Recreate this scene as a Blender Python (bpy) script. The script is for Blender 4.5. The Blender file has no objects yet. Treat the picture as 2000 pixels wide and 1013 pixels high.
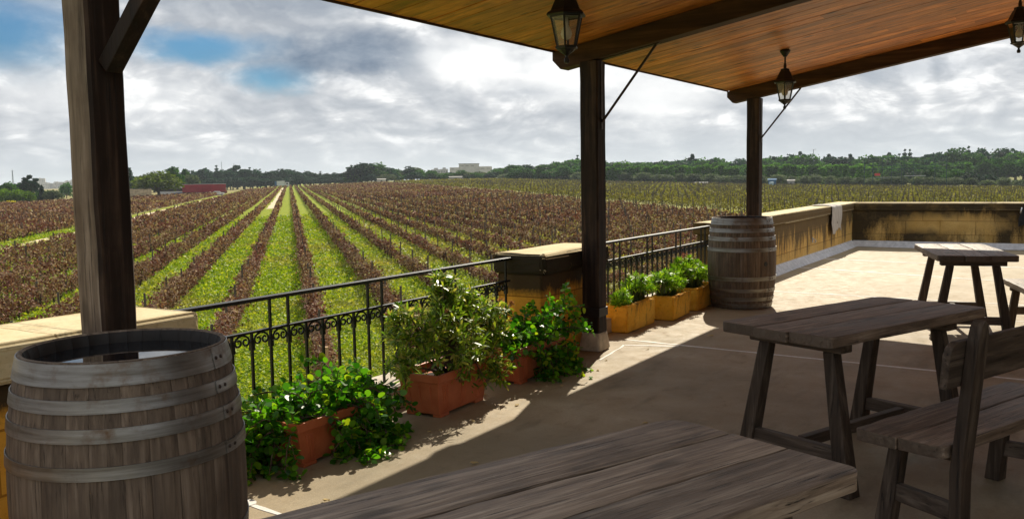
import bpy, bmesh, math, random
import numpy as np
from mathutils import Vector, Matrix
random.seed(7)
RNG = np.random.default_rng(11)
scene = bpy.context.scene
COL = scene.collection
R = math.radians
EYE = 1.5
F_PX, PITCH, ROLL, YAW = 1763.49, 0.0897463558, 0.0170234316, 0.55056064

# ------------------------------------------------------------------ camera axes (also used to read bearings)
def cam_axes():
    f = np.array([math.cos(PITCH)*math.cos(YAW), math.cos(PITCH)*math.sin(YAW), -math.sin(PITCH)])
    r = np.cross(f, [0, 0, 1.0]); r /= np.linalg.norm(r)
    d = np.cross(f, r)
    c, s = math.cos(ROLL), math.sin(ROLL)
    return c*r+s*d, -s*r+c*d, f
AX_R, AX_D, AX_F = cam_axes()
def bearing(px, py=350):
    v = AX_R*(px-1000)/F_PX + AX_D*(py-506.5)/F_PX + AX_F
    return v
def at(px, dist):
    """ground position on the bearing of a photo column at a given distance"""
    v = bearing(px); h = math.hypot(v[0], v[1])
    x, y = v[0]/h*dist, v[1]/h*dist
    return x, y, terr(x, y)
def hgt(px, py, dist):
    v = bearing(px, py); h = math.hypot(v[0], v[1])
    return EYE + v[2]/h*dist
T_AZ = np.radians([-20, 2, 15.7, 31.5, 38, 45.4, 50, 59.5, 75])
T_EL = np.radians([-1.12, -1.10, -.76, -.09, -.12, -.32, -.70, -.98, -1.03])
T_D = np.array([300, 300, 350, 450, 450, 500, 330, 320, 320.])
def terr_np(x, y):
    r = np.hypot(x, y); a = np.arctan2(y, x)
    D = np.interp(a, T_AZ, T_D); ze = 1.5 + D*np.tan(np.interp(a, T_AZ, T_EL))
    t = np.clip((r-20)/(D-20), 0, 1)
    return -3 + (ze+3)*t**1.3
def terr(x, y): return float(terr_np(np.array([x]), np.array([y]))[0])

# ------------------------------------------------------------------ object helpers
def put(o, parent=None):
    COL.objects.link(o)
    if parent is not None: o.parent = parent
    return o
def tag(o, label=None, cat=None, group=None, kind=None):
    if label: o['label'] = label
    if cat: o['category'] = cat
    if group: o['group'] = group
    if kind: o['kind'] = kind
    return o
def empty(name, loc, rz, label, cat, group=None):
    o = bpy.data.objects.new(name, None); o.empty_display_size = .2
    o.location = loc; o.rotation_euler = (0, 0, rz)
    put(o); return tag(o, label, cat, group)
def copy_tree(o, parent=None):
    c = o.copy(); put(c)
    if parent is not None: c.parent = parent
    for ch in list(o.children): copy_tree(ch, c)
    return c
def mesh_np(name, V, Fq, mat, parent=None, smooth=False, fmat=None):
    """V (n,3); Fq (m,k) constant-size faces"""
    V = np.asarray(V, dtype=np.float32); Fq = np.asarray(Fq, dtype=np.int32)
    me = bpy.data.meshes.new(name)
    m, k = Fq.shape
    me.vertices.add(len(V)); me.vertices.foreach_set('co', V.ravel())
    me.loops.add(m*k); me.loops.foreach_set('vertex_index', Fq.ravel())
    me.polygons.add(m); me.polygons.foreach_set('loop_start', np.arange(0, m*k, k, dtype=np.int32))
    if smooth: me.polygons.foreach_set('use_smooth', np.ones(m, dtype=bool))
    mats = mat if isinstance(mat, (list, tuple)) else [mat]
    for q in mats: me.materials.append(q)
    if fmat is not None: me.polygons.foreach_set('material_index', np.asarray(fmat, dtype=np.int32))
    me.update(calc_edges=True); me.validate()
    return put(bpy.data.objects.new(name, me), parent)

class MB:
    """collects simple solids into one mesh"""
    def __init__(s): s.v = []; s.f = []; s.m = []
    def add(s, vs, fs, mi=0):
        b = len(s.v); s.v += [tuple(p) for p in vs]
        for f in fs: s.f.append(tuple(b+i for i in f)); s.m.append(mi)
    def box(s, x0, x1, y0, y1, z0, z1, mi=0, M=None):
        vs = [Vector(p) for p in ((x0,y0,z0),(x1,y0,z0),(x1,y1,z0),(x0,y1,z0),(x0,y0,z1),(x1,y0,z1),(x1,y1,z1),(x0,y1,z1))]
        if M is not None: vs = [M @ p for p in vs]
        s.add(vs, [(0,3,2,1),(4,5,6,7),(0,1,5,4),(1,2,6,5),(2,3,7,6),(3,0,4,7)], mi)
    def prism(s, p0, p1, a0, b0, a1, b1, mi=0, ex=(1,0,0), ey=(0,1,0)):
        """sheared prism: rectangle a x b (axes ex, ey) at p0 to a1 x b1 at p1"""
        ex, ey = Vector(ex), Vector(ey); p0, p1 = Vector(p0), Vector(p1)
        vs = [p0+ex*sx*a0/2+ey*sy*b0/2 for sx, sy in ((-1,-1),(1,-1),(1,1),(-1,1))] + \
             [p1+ex*sx*a1/2+ey*sy*b1/2 for sx, sy in ((-1,-1),(1,-1),(1,1),(-1,1))]
        s.add(vs, [(3,2,1,0),(4,5,6,7),(0,1,5,4),(1,2,6,5),(2,3,7,6),(3,0,4,7)], mi)
    def tube(s, pts, rad, n=8, mi=0, cap=True):
        pts = [Vector(p) for p in pts]
        if not isinstance(rad, (list, tuple)): rad = [rad]*len(pts)
        b = len(s.v); up = None
        for i, p in enumerate(pts):
            t = (pts[min(i+1, len(pts)-1)]-pts[max(i-1, 0)]).normalized()
            if up is None:
                up = Vector((0,0,1)) if abs(t.z) < .9 else Vector((1,0,0))
            a = t.cross(up).normalized(); c = a.cross(t).normalized(); up = c
            for k in range(n):
                w = 2*math.pi*k/n
                s.v.append(tuple(p+(a*math.cos(w)+c*math.sin(w))*rad[i]))
        for i in range(len(pts)-1):
            for k in range(n):
                s.f.append((b+i*n+k, b+i*n+(k+1)%n, b+(i+1)*n+(k+1)%n, b+(i+1)*n+k)); s.m.append(mi)
        if cap:
            s.f.append(tuple(b+k for k in range(n))[::-1]); s.m.append(mi)
            e = b+(len(pts)-1)*n
            s.f.append(tuple(e+k for k in range(n))); s.m.append(mi)
    def lathe(s, prof, n=24, mi=0, c=(0,0,0), closed=False, ph=0.):
        b = len(s.v); L = len(prof)
        for r, z in prof:
            for k in range(n):
                w = 2*math.pi*k/n+ph
                s.v.append((c[0]+r*math.cos(w), c[1]+r*math.sin(w), c[2]+z))
        rng = range(L) if closed else range(L-1)
        for i in rng:
            j = (i+1) % L
            for k in range(n):
                s.f.append((b+i*n+k, b+i*n+(k+1)%n, b+j*n+(k+1)%n, b+j*n+k)); s.m.append(mi)
        if not closed:
            s.f.append(tuple(b+k for k in range(n))[::-1]); s.m.append(mi)
            e = b+(L-1)*n
            s.f.append(tuple(e+k for k in range(n))); s.m.append(mi)
    def build(s, name, mat, parent=None, bevel=0, seg=2, smooth=False, loc=None, rough=0, sub=0, auto=None):
        me = bpy.data.meshes.new(name)
        me.from_pydata(s.v, [], s.f)
        mats = mat if isinstance(mat, (list, tuple)) else [mat]
        for q in mats: me.materials.append(q)
        me.polygons.foreach_set('material_index', s.m)
        bm = bmesh.new(); bm.from_mesh(me)
        bmesh.ops.recalc_face_normals(bm, faces=bm.faces)
        if bevel:
            eds = [e for e in bm.edges if len(e.link_faces) == 2 and e.calc_face_angle(0) > .5]
            bmesh.ops.bevel(bm, geom=eds, offset=bevel, segments=seg, affect='EDGES', profile=.6, clamp_overlap=True)
        if sub:
            bmesh.ops.subdivide_edges(bm, edges=bm.edges[:], cuts=sub, use_grid_fill=True)
        if rough:
            for v in bm.verts: v.co += Vector((random.gauss(0,1), random.gauss(0,1), random.gauss(0,1)))*rough
        bm.to_mesh(me); bm.free()
        if smooth: me.polygons.foreach_set('use_smooth', [True]*len(me.polygons))
        if auto is not None:
            me.polygons.foreach_set('use_smooth', [True]*len(me.polygons)); me.set_sharp_from_angle(angle=auto)
        o = put(bpy.data.objects.new(name, me), parent)
        if loc is not None: o.location = loc
        return o

# ------------------------------------------------------------------ node helpers
class NT:
    def __init__(s, name):
        s.mat = bpy.data.materials.new(name); s.mat.use_nodes = True
        s.t = s.mat.node_tree; s.bsdf = s.t.nodes['Principled BSDF']; s.out = s.t.nodes['Material Output']
    def n(s, typ, props=None, **inp):
        q = s.t.nodes.new(typ)
        for k, v in (props or {}).items(): setattr(q, k, v)
        for k, v in inp.items():
            key = int(k[1:]) if k[0] == '_' else k.replace('_', ' ')
            s.set(q.inputs[key], v)
        return q
    def set(s, sock, v):
        if hasattr(v, 'bl_idname') and hasattr(v, 'outputs'): s.t.links.new(v.outputs[0], sock)
        elif isinstance(v, bpy.types.NodeSocket): s.t.links.new(v, sock)
        else: sock.default_value = (tuple(v)+(1,) if isinstance(v, (tuple, list)) and len(v) == 3 and sock.type == 'RGBA' else v)
    def ramp(s, fac, stops, interp='LINEAR'):
        q = s.t.nodes.new('ShaderNodeValToRGB'); q.color_ramp.interpolation = interp
        e = q.color_ramp.elements
        while len(e) > 1: e.remove(e[-1])
        for i, (p, c) in enumerate(stops):
            if not isinstance(c, (tuple, list)): c = (c, c, c)
            el = e[0] if i == 0 else e.new(p)
            el.position = p; el.color = tuple(c)+(1,)
        s.set(q.inputs[0], fac); return q.outputs[0]
    def mix(s, f, a, b, mode='MIX'):
        q = s.t.nodes.new('ShaderNodeMix'); q.data_type = 'RGBA'; q.blend_type = mode; q.clamp_result = False
        s.set(q.inputs[0], f); s.set(q.inputs[6], a); s.set(q.inputs[7], b); return q.outputs[2]
    def math(s, op, a, b=0., c=0., clamp=False):
        q = s.t.nodes.new('ShaderNodeMath'); q.operation = op; q.use_clamp = clamp
        s.set(q.inputs[0], a); s.set(q.inputs[1], b); s.set(q.inputs[2], c); return q.outputs[0]
    def vmath(s, op, a, b=(0,0,0), out=0):
        q = s.t.nodes.new('ShaderNodeVectorMath'); q.operation = op
        s.set(q.inputs[0], a); s.set(q.inputs[1], b); return q.outputs[out]
    def noise(s, vec, scale, detail=4, rough=.55, dist=0., out=0):
        q = s.n('ShaderNodeTexNoise', Scale=scale, Detail=detail, Roughness=rough, Distortion=dist)
        if vec is not None: s.set(q.inputs['Vector'], vec)
        return q.outputs[out]
    def coord(s, kind='Object'):
        return s.n('ShaderNodeTexCoord').outputs[kind]
    def mapr(s, v, a, b, c=0., d=1., smooth=False):
        q = s.n('ShaderNodeMapRange', {'interpolation_type': 'SMOOTHSTEP' if smooth else 'LINEAR', 'clamp': True})
        for i, x in enumerate((v, a, b, c, d)): s.set(q.inputs[i], x)
        return q.outputs[0]
    def bump(s, h, strength=.3, dist=.01):
        q = s.n('ShaderNodeBump', Strength=strength, Distance=dist); s.set(q.inputs['Height'], h)
        s.t.links.new(q.outputs[0], s.bsdf.inputs['Normal']); return q
    def fin(s, color=None, rough=None, metal=None, spec=None):
        if color is not None: s.set(s.bsdf.inputs['Base Color'], color)
        if rough is not None: s.set(s.bsdf.inputs['Roughness'], rough)
        if metal is not None: s.set(s.bsdf.inputs['Metallic'], metal)
        if spec is not None: s.set(s.bsdf.inputs['Specular IOR Level'], spec)
        return s.mat

def wood(name, cols, grain=(1.4, 26, 26), rough=.7, bump=.5, crack=.65, knots=0, island=True, blotch=.5, spec=.3, blotch_col=None, hue=.35, end=None):
    n = NT(name); c = n.coord('Object')
    rnd = n.n('ShaderNodeNewGeometry').outputs['Random Per Island'] if island else None
    if island:
        off = n.n('ShaderNodeCombineXYZ', X=n.math('MULTIPLY', rnd, 17.3), Y=n.math('MULTIPLY', rnd, 31.7), Z=n.math('MULTIPLY', rnd, 5.1))
        c = n.vmath('ADD', c, off)
    g = n.vmath('MULTIPLY', c, grain)
    n1 = n.noise(g, 1.0, 7, .62, .35)
    g2 = n.vmath('MULTIPLY', c, (grain[0]*1.3 if grain[0] < 5 else grain[0]*3, grain[1]*1.3 if grain[1] < 5 else grain[1]*3, grain[2]*1.3 if grain[2] < 5 else grain[2]*3))
    n2 = n.noise(g2, 1.0, 5, .7, .2)
    bl = n.noise(c, 2.6, 4, .6)
    col = n.ramp(n1, [(.28, cols[0]), (.5, cols[1]), (.72, cols[2])])
    ck = n.ramp(n2, [(.34, .10), (.41, 1.)])
    col = n.mix(crack, col, n.mix(1., col, ck, 'MULTIPLY'))
    dark = blotch_col or tuple(x*.35 for x in cols[1])
    col = n.mix(n.math('MULTIPLY', n.mapr(bl, .48, .68), blotch), col, dark)
    if island:
        br = n.mapr(rnd, 0, 1, 1-hue, 1+hue)
        col = n.mix(1., col, n.n('ShaderNodeCombineColor', Red=br, Green=br, Blue=br), 'MULTIPLY')
    if knots:
        kv = n.vmath('MULTIPLY', c, tuple(2.3 if x < 5 else 6.5 for x in grain))
        vo = n.n('ShaderNodeTexVoronoi', Scale=1.0); n.set(vo.inputs['Vector'], kv)
        k = n.mapr(n.math('ADD', vo.outputs['Distance'], n.math('MULTIPLY', n1, .12)), .14, .24, 1., 0.)
        col = n.mix(n.math('MULTIPLY', k, knots), col, tuple(x*.18 for x in cols[0]))
    if end is not None:
        nx = n.n('ShaderNodeSeparateXYZ', Vector=n.coord('Normal'))
        col = n.mix(n.mapr(n.math('ABSOLUTE', nx.outputs[end]), .6, .85, 0, .8), col, n.mix(n.mapr(bl, .35, .65), tuple(x*.8 for x in cols[0]), tuple(x*.6 for x in cols[1])))
    h = n.math('ADD', n1, n.math('MULTIPLY', ck, .8))
    n.bump(h, bump, .006)
    return n.fin(col, n.math('ADD', rough-.12, n.math('MULTIPLY', n1, .24)), spec=spec)

def plain(name, col, rough=.6, metal=0., vary=.25, scale=6., bump=0., spec=.4):
    n = NT(name); c = n.coord('Object')
    a = n.noise(c, scale, 5, .6)
    k = n.mix(n.mapr(a, .3, .7), tuple(x*(1-vary) for x in col), tuple(min(1, x*(1+vary)) for x in col))
    if bump: n.bump(n.noise(c, scale*8, 4), bump, .004)
    return n.fin(k, rough, metal, spec)

def leafmat(name, stops, trans=.45, rough=.5, spec=.35, objvar=.0, tboost=(1.25, 1.3, .6), patch=None, field=None):
    n = NT(name)
    rnd = n.n('ShaderNodeNewGeometry').outputs['Random Per Island']
    col = n.ramp(rnd, stops)
    if objvar:
        o = n.n('ShaderNodeObjectInfo').outputs['Random']
        b = n.mapr(o, 0, 1, 1-objvar, 1+objvar)
        col = n.mix(1., col, n.n('ShaderNodeCombineColor', Red=b, Green=n.math('MULTIPLY', b, n.mapr(o, 0, 1, 1.05, .95)), Blue=b), 'MULTIPLY')
    if patch:
        f = n.mapr(n.noise(n.coord('Object'), patch[0], 4, .6), patch[1], patch[2])
        col = n.mix(f, col, n.ramp(rnd, patch[3]))
    if field:
        sx = n.n('ShaderNodeSeparateXYZ', Vector=n.coord('Object'))
        nn = n.math('ADD', n.math('MULTIPLY', sx.outputs[0], -.7105), n.math('MULTIPLY', sx.outputs[1], .7037))
        f = n.math('ADD', n.mapr(nn, -14, -3.5, .8, 0.), n.math('MULTIPLY', n.math('SUBTRACT', n.noise(n.coord('Object'), .3, 4), .5), 1.2), clamp=True)
        f = n.math('MULTIPLY', f, n.mapr(nn, -1, -4))
        col = n.mix(f, col, n.ramp(rnd, field))
    n.fin(col, rough, spec=spec)
    tr = n.n('ShaderNodeBsdfTranslucent', Color=n.mix(1., col, tboost, 'MULTIPLY'))
    mx = n.n('ShaderNodeMixShader', _0=trans, _1=n.bsdf.outputs[0], _2=tr.outputs[0])
    n.t.links.new(mx.outputs[0], n.out.inputs['Surface'])
    return n.mat

# ------------------------------------------------------------------ materials
M = {}
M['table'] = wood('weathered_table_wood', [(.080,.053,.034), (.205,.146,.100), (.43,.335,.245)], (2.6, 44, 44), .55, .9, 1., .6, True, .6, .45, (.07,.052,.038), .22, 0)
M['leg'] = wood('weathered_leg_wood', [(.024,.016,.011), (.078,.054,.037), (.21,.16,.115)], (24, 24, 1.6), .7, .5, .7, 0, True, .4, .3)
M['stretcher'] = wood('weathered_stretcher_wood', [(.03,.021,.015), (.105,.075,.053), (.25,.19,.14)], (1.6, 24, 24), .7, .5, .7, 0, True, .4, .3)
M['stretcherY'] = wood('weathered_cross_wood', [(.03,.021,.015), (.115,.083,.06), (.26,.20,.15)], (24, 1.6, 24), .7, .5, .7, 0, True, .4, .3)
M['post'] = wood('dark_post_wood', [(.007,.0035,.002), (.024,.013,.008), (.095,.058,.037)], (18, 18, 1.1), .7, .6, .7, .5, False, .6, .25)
M['post_grey_lit'] = wood('weathered_lit_post_wood', [(.05,.036,.027), (.17,.13,.097), (.38,.31,.25)], (14, 14, 1.0), .8, .7, .7, .4, False, .6, .2, (.07,.045,.03))  # weathered grey wood, lightened to paint in skylight on one face
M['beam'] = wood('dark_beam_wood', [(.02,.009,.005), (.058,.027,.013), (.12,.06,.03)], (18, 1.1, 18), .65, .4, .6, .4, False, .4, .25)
M['ceiling'] = wood('varnished_ceiling_wood', [(.15,.042,.007), (.55,.185,.038), (.80,.345,.10)], (15, .9, 15), .40, .3, .55, 1., True, .35, .45, (.22,.07,.018), .30)
M['stave'] = wood('oak_stave_wood', [(.075,.054,.039), (.145,.105,.074), (.24,.182,.133)], (46, 46, 2.6), .75, .5, .6, 0, True, .75, .25, (.075,.055,.042), .14)
M['metal_black'] = plain('black_iron', (.012,.012,.013), .42, .2, .3, 30, .1, .5)
M['metal_brown'] = plain('brown_steel', (.05,.035,.028), .5, .5, .4, 20, .1)
M['soil'] = plain('dark_soil', (.03,.02,.013), .95, 0, .5, 40, .6)
def hoopmat():
    n = NT('galvanised_hoop'); c = n.coord('Object')
    a = n.noise(n.vmath('MULTIPLY', c, (3, 3, 60)), 1., 6, .65)
    b = n.noise(c, 9, 5, .65)
    col = n.ramp(a, [(.3, (.15,.135,.115)), (.6, (.30,.29,.275)), (.8, (.42,.42,.42))])
    col = n.mix(n.mapr(b, .55, .75), col, (.17,.11,.07))
    n.bump(a, .25, .003)
    return n.fin(col, n.mapr(b, .3, .7, .36, .6), .88)
M['hoop'] = hoopmat()
M['char'] = plain('charred_oak', (.02,.016,.013), .7, 0, .3, 12, .3)
def watermat():
    n = NT('dark_water'); n.bump(n.noise(n.coord('Object'), 5, 2), .02, .01)
    return n.fin((.006,.007,.009), .02, 0., .9)
M['water'] = watermat()
def floormat():
    n = NT('screed_floor'); c = n.coord('Object')
    a = n.noise(c, .55, 5, .6); b = n.noise(c, 2.3, 6, .62, .4); d = n.noise(c, 60, 3, .7); e = n.noise(n.vmath('MULTIPLY', c, (1, 3.2, 1)), 1.1, 5, .6)
    g = n.noise(c, 230, 2, .8); f = n.noise(c, 7, 6, .75, .6)
    wx = n.n('ShaderNodeSeparateXYZ', Vector=c).outputs[0]; k_ = n.mapr(n.math('ADD', wx, n.math('MULTIPLY', a, 3.)), 7.5, 12.5, 1., .3)      # stains fade over the sunlit end; the roof's shade is painted in
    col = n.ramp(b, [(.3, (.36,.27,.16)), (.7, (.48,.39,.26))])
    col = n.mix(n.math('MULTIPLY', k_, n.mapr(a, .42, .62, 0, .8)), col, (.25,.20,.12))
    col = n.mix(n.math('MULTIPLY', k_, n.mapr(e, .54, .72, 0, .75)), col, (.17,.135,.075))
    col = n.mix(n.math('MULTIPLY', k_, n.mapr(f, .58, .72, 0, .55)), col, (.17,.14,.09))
    col = n.mix(n.mapr(f, .30, .20, 0, .5), col, (.50,.45,.36))
    col = n.mix(n.mapr(d, .3, .75, 0, .4), col, (.22,.18,.13))
    col = n.mix(n.mapr(g, .60, .72, 0, .55), col, (.10,.085,.06))
    n.bump(n.math('ADD', n.math('ADD', d, n.math('MULTIPLY', g, .6)), n.math('MULTIPLY', b, 1.5)), .3, .01)
    return n.fin(col, n.mapr(f, .3, .7, .55, .8), spec=.25)
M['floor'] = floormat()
M['joint'] = plain('white_joint_filler', (.72,.70,.66), .7, 0, .15, 30, .3)
M['fillet'] = plain('grey_mortar_fillet', (.60,.59,.60), .8, 0, .2, 12, .4)
M['concrete'] = plain('pale_concrete', (.50,.43,.34), .85, 0, .3, 10, .4)
def stone(name, along, base=(.56,.36,.13), light=(.66,.48,.23), stain=.5, top=.5, stain_z=(.35, .9), patch=None, bh=.265, bw=.62, streak=3.0, soot_shade=(.035,.028,.02)):
    n = NT(name); c = n.coord('Object'); sx = n.n('ShaderNodeSeparateXYZ', Vector=c)
    ax = sx.outputs[0] if along == 'x' else sx.outputs[1]
    uv = n.n('ShaderNodeCombineXYZ', X=ax, Y=sx.outputs[2])
    a = n.noise(c, 3.2, 6, .6); d = n.noise(c, 38, 5, .7)
    col = n.ramp(a, [(.32, base), (.68, light)])
    br = n.n('ShaderNodeTexBrick', Scale=1.0, Mortar_Size=.006, Mortar_Smooth=.3, Brick_Width=bw, Row_Height=bh, Bias=0.)
    n.set(br.inputs['Vector'], uv); br.inputs['Color1'].default_value = (.92,.92,.92,1); br.inputs['Color2'].default_value = (1.08,1.04,1,1); br.inputs['Mortar'].default_value = (.45,.38,.3,1)
    col = n.mix(.9, col, n.mix(1., col, br.outputs['Color'], 'MULTIPLY'))
    col = n.mix(n.mapr(d, .52, .75, 0, .5), col, tuple(x*.4 for x in base))
    st = n.noise(n.n('ShaderNodeCombineXYZ', X=n.math('MULTIPLY', ax, streak), Y=n.math('MULTIPLY', sx.outputs[2], .55*streak/3), Z=.3), 1., 7, .68, .3)
    hz = n.mapr(sx.outputs[2], stain_z[0], stain_z[1], -.12, .28)
    t_ = .70-stain*.34
    m = n.mapr(n.math('ADD', n.math('ADD', st, n.math('MULTIPLY', hz, top)), n.math('MULTIPLY', n.math('SUBTRACT', d, .5), .16)), t_-.07, t_+.08)
    if patch:
        dx = n.math('DIVIDE', n.math('SUBTRACT', ax, patch[0]), patch[2]); dz = n.math('DIVIDE', n.math('SUBTRACT', sx.outputs[2], patch[1]), patch[3])
        rr = n.math('SQRT', n.math('ADD', n.math('MULTIPLY', dx, dx), n.math('MULTIPLY', dz, dz)))
        rr = n.math('ADD', rr, n.math('MULTIPLY', n.math('SUBTRACT', a, .5), 1.5))
        m = n.math('MULTIPLY', m, n.mapr(rr, .45, 1.15))
        m = n.math('MULTIPLY', m, n.mapr(n.noise(c, 1.7, 5, .65), .50, .68, 1., .70))
    col = n.mix(n.math('MULTIPLY', m, n.mapr(st, .3, .62, .985, .93)), col, soot_shade)
    h = n.math('ADD', n.math('MULTIPLY', d, .6), n.math('MULTIPLY', br.outputs['Fac'], -1.2))
    n.bump(h, .5, .008)
    return n.fin(col, .88, spec=.2)
M['wall_x'] = stone('ochre_wall_stone', 'x', base=(.62,.37,.10), light=(.76,.50,.17), stain=.42, top=.95, stain_z=(.05, .75), streak=5.5, soot_shade=(.11,.075,.035))
M['wall_y'] = stone('sooty_wall_stone', 'y', base=(.44,.28,.08), light=(.62,.43,.16), stain=.93, top=.5, stain_z=(.3, .95), patch=(3.55, .47, 1.1, .21), streak=2.2, soot_shade=(.030,.023,.014))
M['pier'] = stone('orange_pier_stone', 'x', base=(.72,.31,.030), light=(.80,.42,.06), stain=.26, top=1.5, stain_z=(.40, .74), bw=.5)  # dark top is black stain with the coping's shadow painted in
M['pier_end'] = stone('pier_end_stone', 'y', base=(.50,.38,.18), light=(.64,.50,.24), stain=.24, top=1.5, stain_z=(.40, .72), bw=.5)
M['cap'] = stone('coping_stone', 'x', base=(.62,.49,.27), light=(.76,.65,.42), stain=.12, top=0, bh=5, bw=1.1, streak=3)
M['cap_y'] = stone('coping_stone_end', 'y', base=(.40,.30,.16), light=(.62,.52,.33), stain=.3, top=0, bh=5, bw=.9, streak=3, soot_shade=(.08,.06,.04))
M['cap_soot_shade'] = stone('sooty_shaded_coping', 'x', base=(.34,.22,.08), light=(.45,.33,.15), stain=1.0, top=0, bh=5, bw=2.2, streak=2.5, soot_shade=(.022,.018,.013))  # black stain plus painted shade for the coping's upright faces
M['trough'] = stone('yellow_trough_stone', 'x', base=(.82,.42,.035), light=(.92,.56,.09), stain=.22, top=.3, stain_z=(0, .3), bh=5, bw=9, streak=14, soot_shade=(.20,.11,.03))
def terracotta():
    n = NT('terracotta_plastic'); c = n.coord('Object'); a = n.noise(c, 7, 5, .6)
    col = n.ramp(a, [(.3, (.42,.10,.035)), (.7, (.55,.155,.06))])
    n.bump(n.noise(c, 70, 3), .1, .003)
    return n.fin(col, .5, spec=.35)
M['terracotta'] = terracotta()
M['rear'] = plain('unseen_wall', (.26,.19,.11), .9, 0, .2, 2)
M['cloth'] = plain('pale_cloth', (.46,.42,.38), .95, 0, .12, 7, .5)
M['coat'] = plain('black_cloth', (.012,.012,.014), .85, 0, .3, 14, .5)
M['bronze'] = plain('chrome_clip', (.6,.6,.6), .3, .9, .1)
def glassmat():
    n = NT('lantern_glass')
    tr = n.n('ShaderNodeBsdfTransparent', Color=(.86,.84,.80)); gl = n.n('ShaderNodeBsdfGlossy', Color=(1,1,1), Roughness=.06); df = n.n('ShaderNodeBsdfTranslucent', Color=(.8,.77,.7))
    fr = n.n('ShaderNodeFresnel', IOR=1.45)
    m1 = n.n('ShaderNodeMixShader', _0=.12, _1=tr.outputs[0], _2=df.outputs[0])
    m2 = n.n('ShaderNodeMixShader', _0=fr.outputs[0], _1=m1.outputs[0], _2=gl.outputs[0])
    n.t.links.new(m2.outputs[0], n.out.inputs['Surface']); return n.mat
M['glass'] = glassmat()
M['bulb'] = plain('bulb_white', (.82,.78,.68), .25, 0, .03)
M['bark'] = plain('tree_bark', (.07,.052,.038), .9, 0, .4, 3)
M['twig'] = plain('brown_stem', (.11,.07,.045), .8, 0, .3, 20)
M['stem_green'] = plain('green_stem', (.10,.13,.03), .6, 0, .3, 20)
M['stake'] = plain('grey_stake_wood', (.10,.08,.062), .9, 0, .35, 5)
M['stake_pale'] = plain('pale_stake_wood', (.50,.31,.17), .8, 0, .2, 5)
M['round'] = leafmat('round_leaf', [(0, (.02,.10,.006)), (.4, (.055,.21,.009)), (.75, (.13,.33,.014)), (.94, (.24,.40,.016)), (1, (.36,.42,.02))], .5, .34, .5)
M['narrow'] = leafmat('narrow_leaf', [(0, (.06,.13,.012)), (.45, (.17,.29,.022)), (.82, (.38,.45,.05)), (1, (.56,.45,.14))], .46, .36, .5)
M['succ'] = leafmat('succulent_leaf', [(0, (.08,.22,.012)), (.5, (.24,.46,.022)), (1, (.48,.66,.05))], .35, .4, .45)
M['flower'] = leafmat('red_petal', [(0, (.20,.03,.035)), (1, (.34,.09,.10))], .4, .6, .2)
M['deadflower'] = leafmat('brown_flower', [(0, (.30,.10,.05)), (1, (.48,.25,.13))], .3, .7, .2)
M['vine'] = leafmat('dried_vine_leaf', [(0, (.05,.017,.012)), (.36, (.135,.052,.035)), (.66, (.21,.092,.06)), (.86, (.32,.185,.12)), (.95, (.48,.35,.23)), (1, (.20,.25,.03))], .2, .7, .15, .10, (1.2, 1.05, .75), (.06, .42, .68, [(0, (.06,.032,.013)), (.4, (.17,.10,.045)), (.7, (.36,.255,.115)), (1, (.44,.42,.12))]))
M['vine_g'] = leafmat('yellowed_vine_leaf', [(0, (.07,.055,.018)), (.35, (.13,.12,.025)), (.7, (.20,.21,.03)), (1, (.28,.25,.07))], .35, .7, .15, .15, (1.2, 1.15, .6))
M['grass'] = leafmat('weed_leaf', [(0, (.08,.17,.008)), (.35, (.19,.30,.012)), (.75, (.32,.42,.022)), (1, (.48,.50,.06))], .42, .55, .2, 0, (1.25, 1.2, .45), (.16, .50, .70, [(0, (.15,.14,.035)), (1, (.46,.42,.12))]), [(0, (.12,.09,.03)), (.5, (.30,.25,.09)), (.8, (.45,.40,.18)), (1, (.30,.40,.03))])
def groundmat():
    n = NT('vineyard_ground'); c = n.coord('Object')
    sx = n.n('ShaderNodeSeparateXYZ', Vector=c)
    nn = n.math('ADD', n.math('MULTIPLY', sx.outputs[0], -.7105), n.math('MULTIPLY', sx.outputs[1], .7037))
    uu = n.math('ADD', n.math('MULTIPLY', sx.outputs[0], .7037), n.math('MULTIPLY', sx.outputs[1], .7105))
    a = n.noise(c, .35, 5, .6); b = n.noise(c, 2.2, 6, .8); d = n.noise(n.n('ShaderNodeCombineXYZ', X=n.math('MULTIPLY', nn, .25), Y=n.math('MULTIPLY', uu, .03)), 1., 4, .6)
    green = n.ramp(b, [(.3, (.07,.12,.006)), (.5, (.21,.26,.012)), (.72, (.44,.43,.045))])
    brown = n.ramp(b, [(.3, (.14,.11,.04)), (.7, (.36,.31,.13))])
    yg = n.ramp(b, [(.3, (.09,.085,.018)), (.7, (.24,.24,.05))])
    # how weedy each part of the field is, across the rows
    w = n.math('MULTIPLY', n.mapr(nn, -15, -3, .42, 1.), n.mapr(nn, 5, 13, 1., .3))
    w = n.math('ADD', w, n.math('MULTIPLY', n.math('SUBTRACT', a, .5), .9))
    w = n.math('ADD', w, n.math('MULTIPLY', n.math('SUBTRACT', d, .5), .7))
    col = n.mix(n.mapr(w, .3, .75), brown, green)
    col = n.mix(n.mapr(n.math('ADD', nn, n.math('MULTIPLY', a, 14)), -50, -42, 1., 0.), col, yg)
    tr = n.math('MULTIPLY', n.mapr(nn, 17.4, 18.6), n.mapr(nn, 22.4, 23.6, 1., 0.))
    col = n.mix(tr, col, green)
    gp = n.math('MULTIPLY', n.mapr(nn, -49.6, -49), n.mapr(nn, -46.6, -46, 1., 0.))
    col = n.mix(gp, col, n.ramp(b, [(.3, (.16,.24,.012)), (.7, (.33,.40,.03))]))
    return n.fin(col, .95, spec=.1)
M['ground'] = groundmat()
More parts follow.
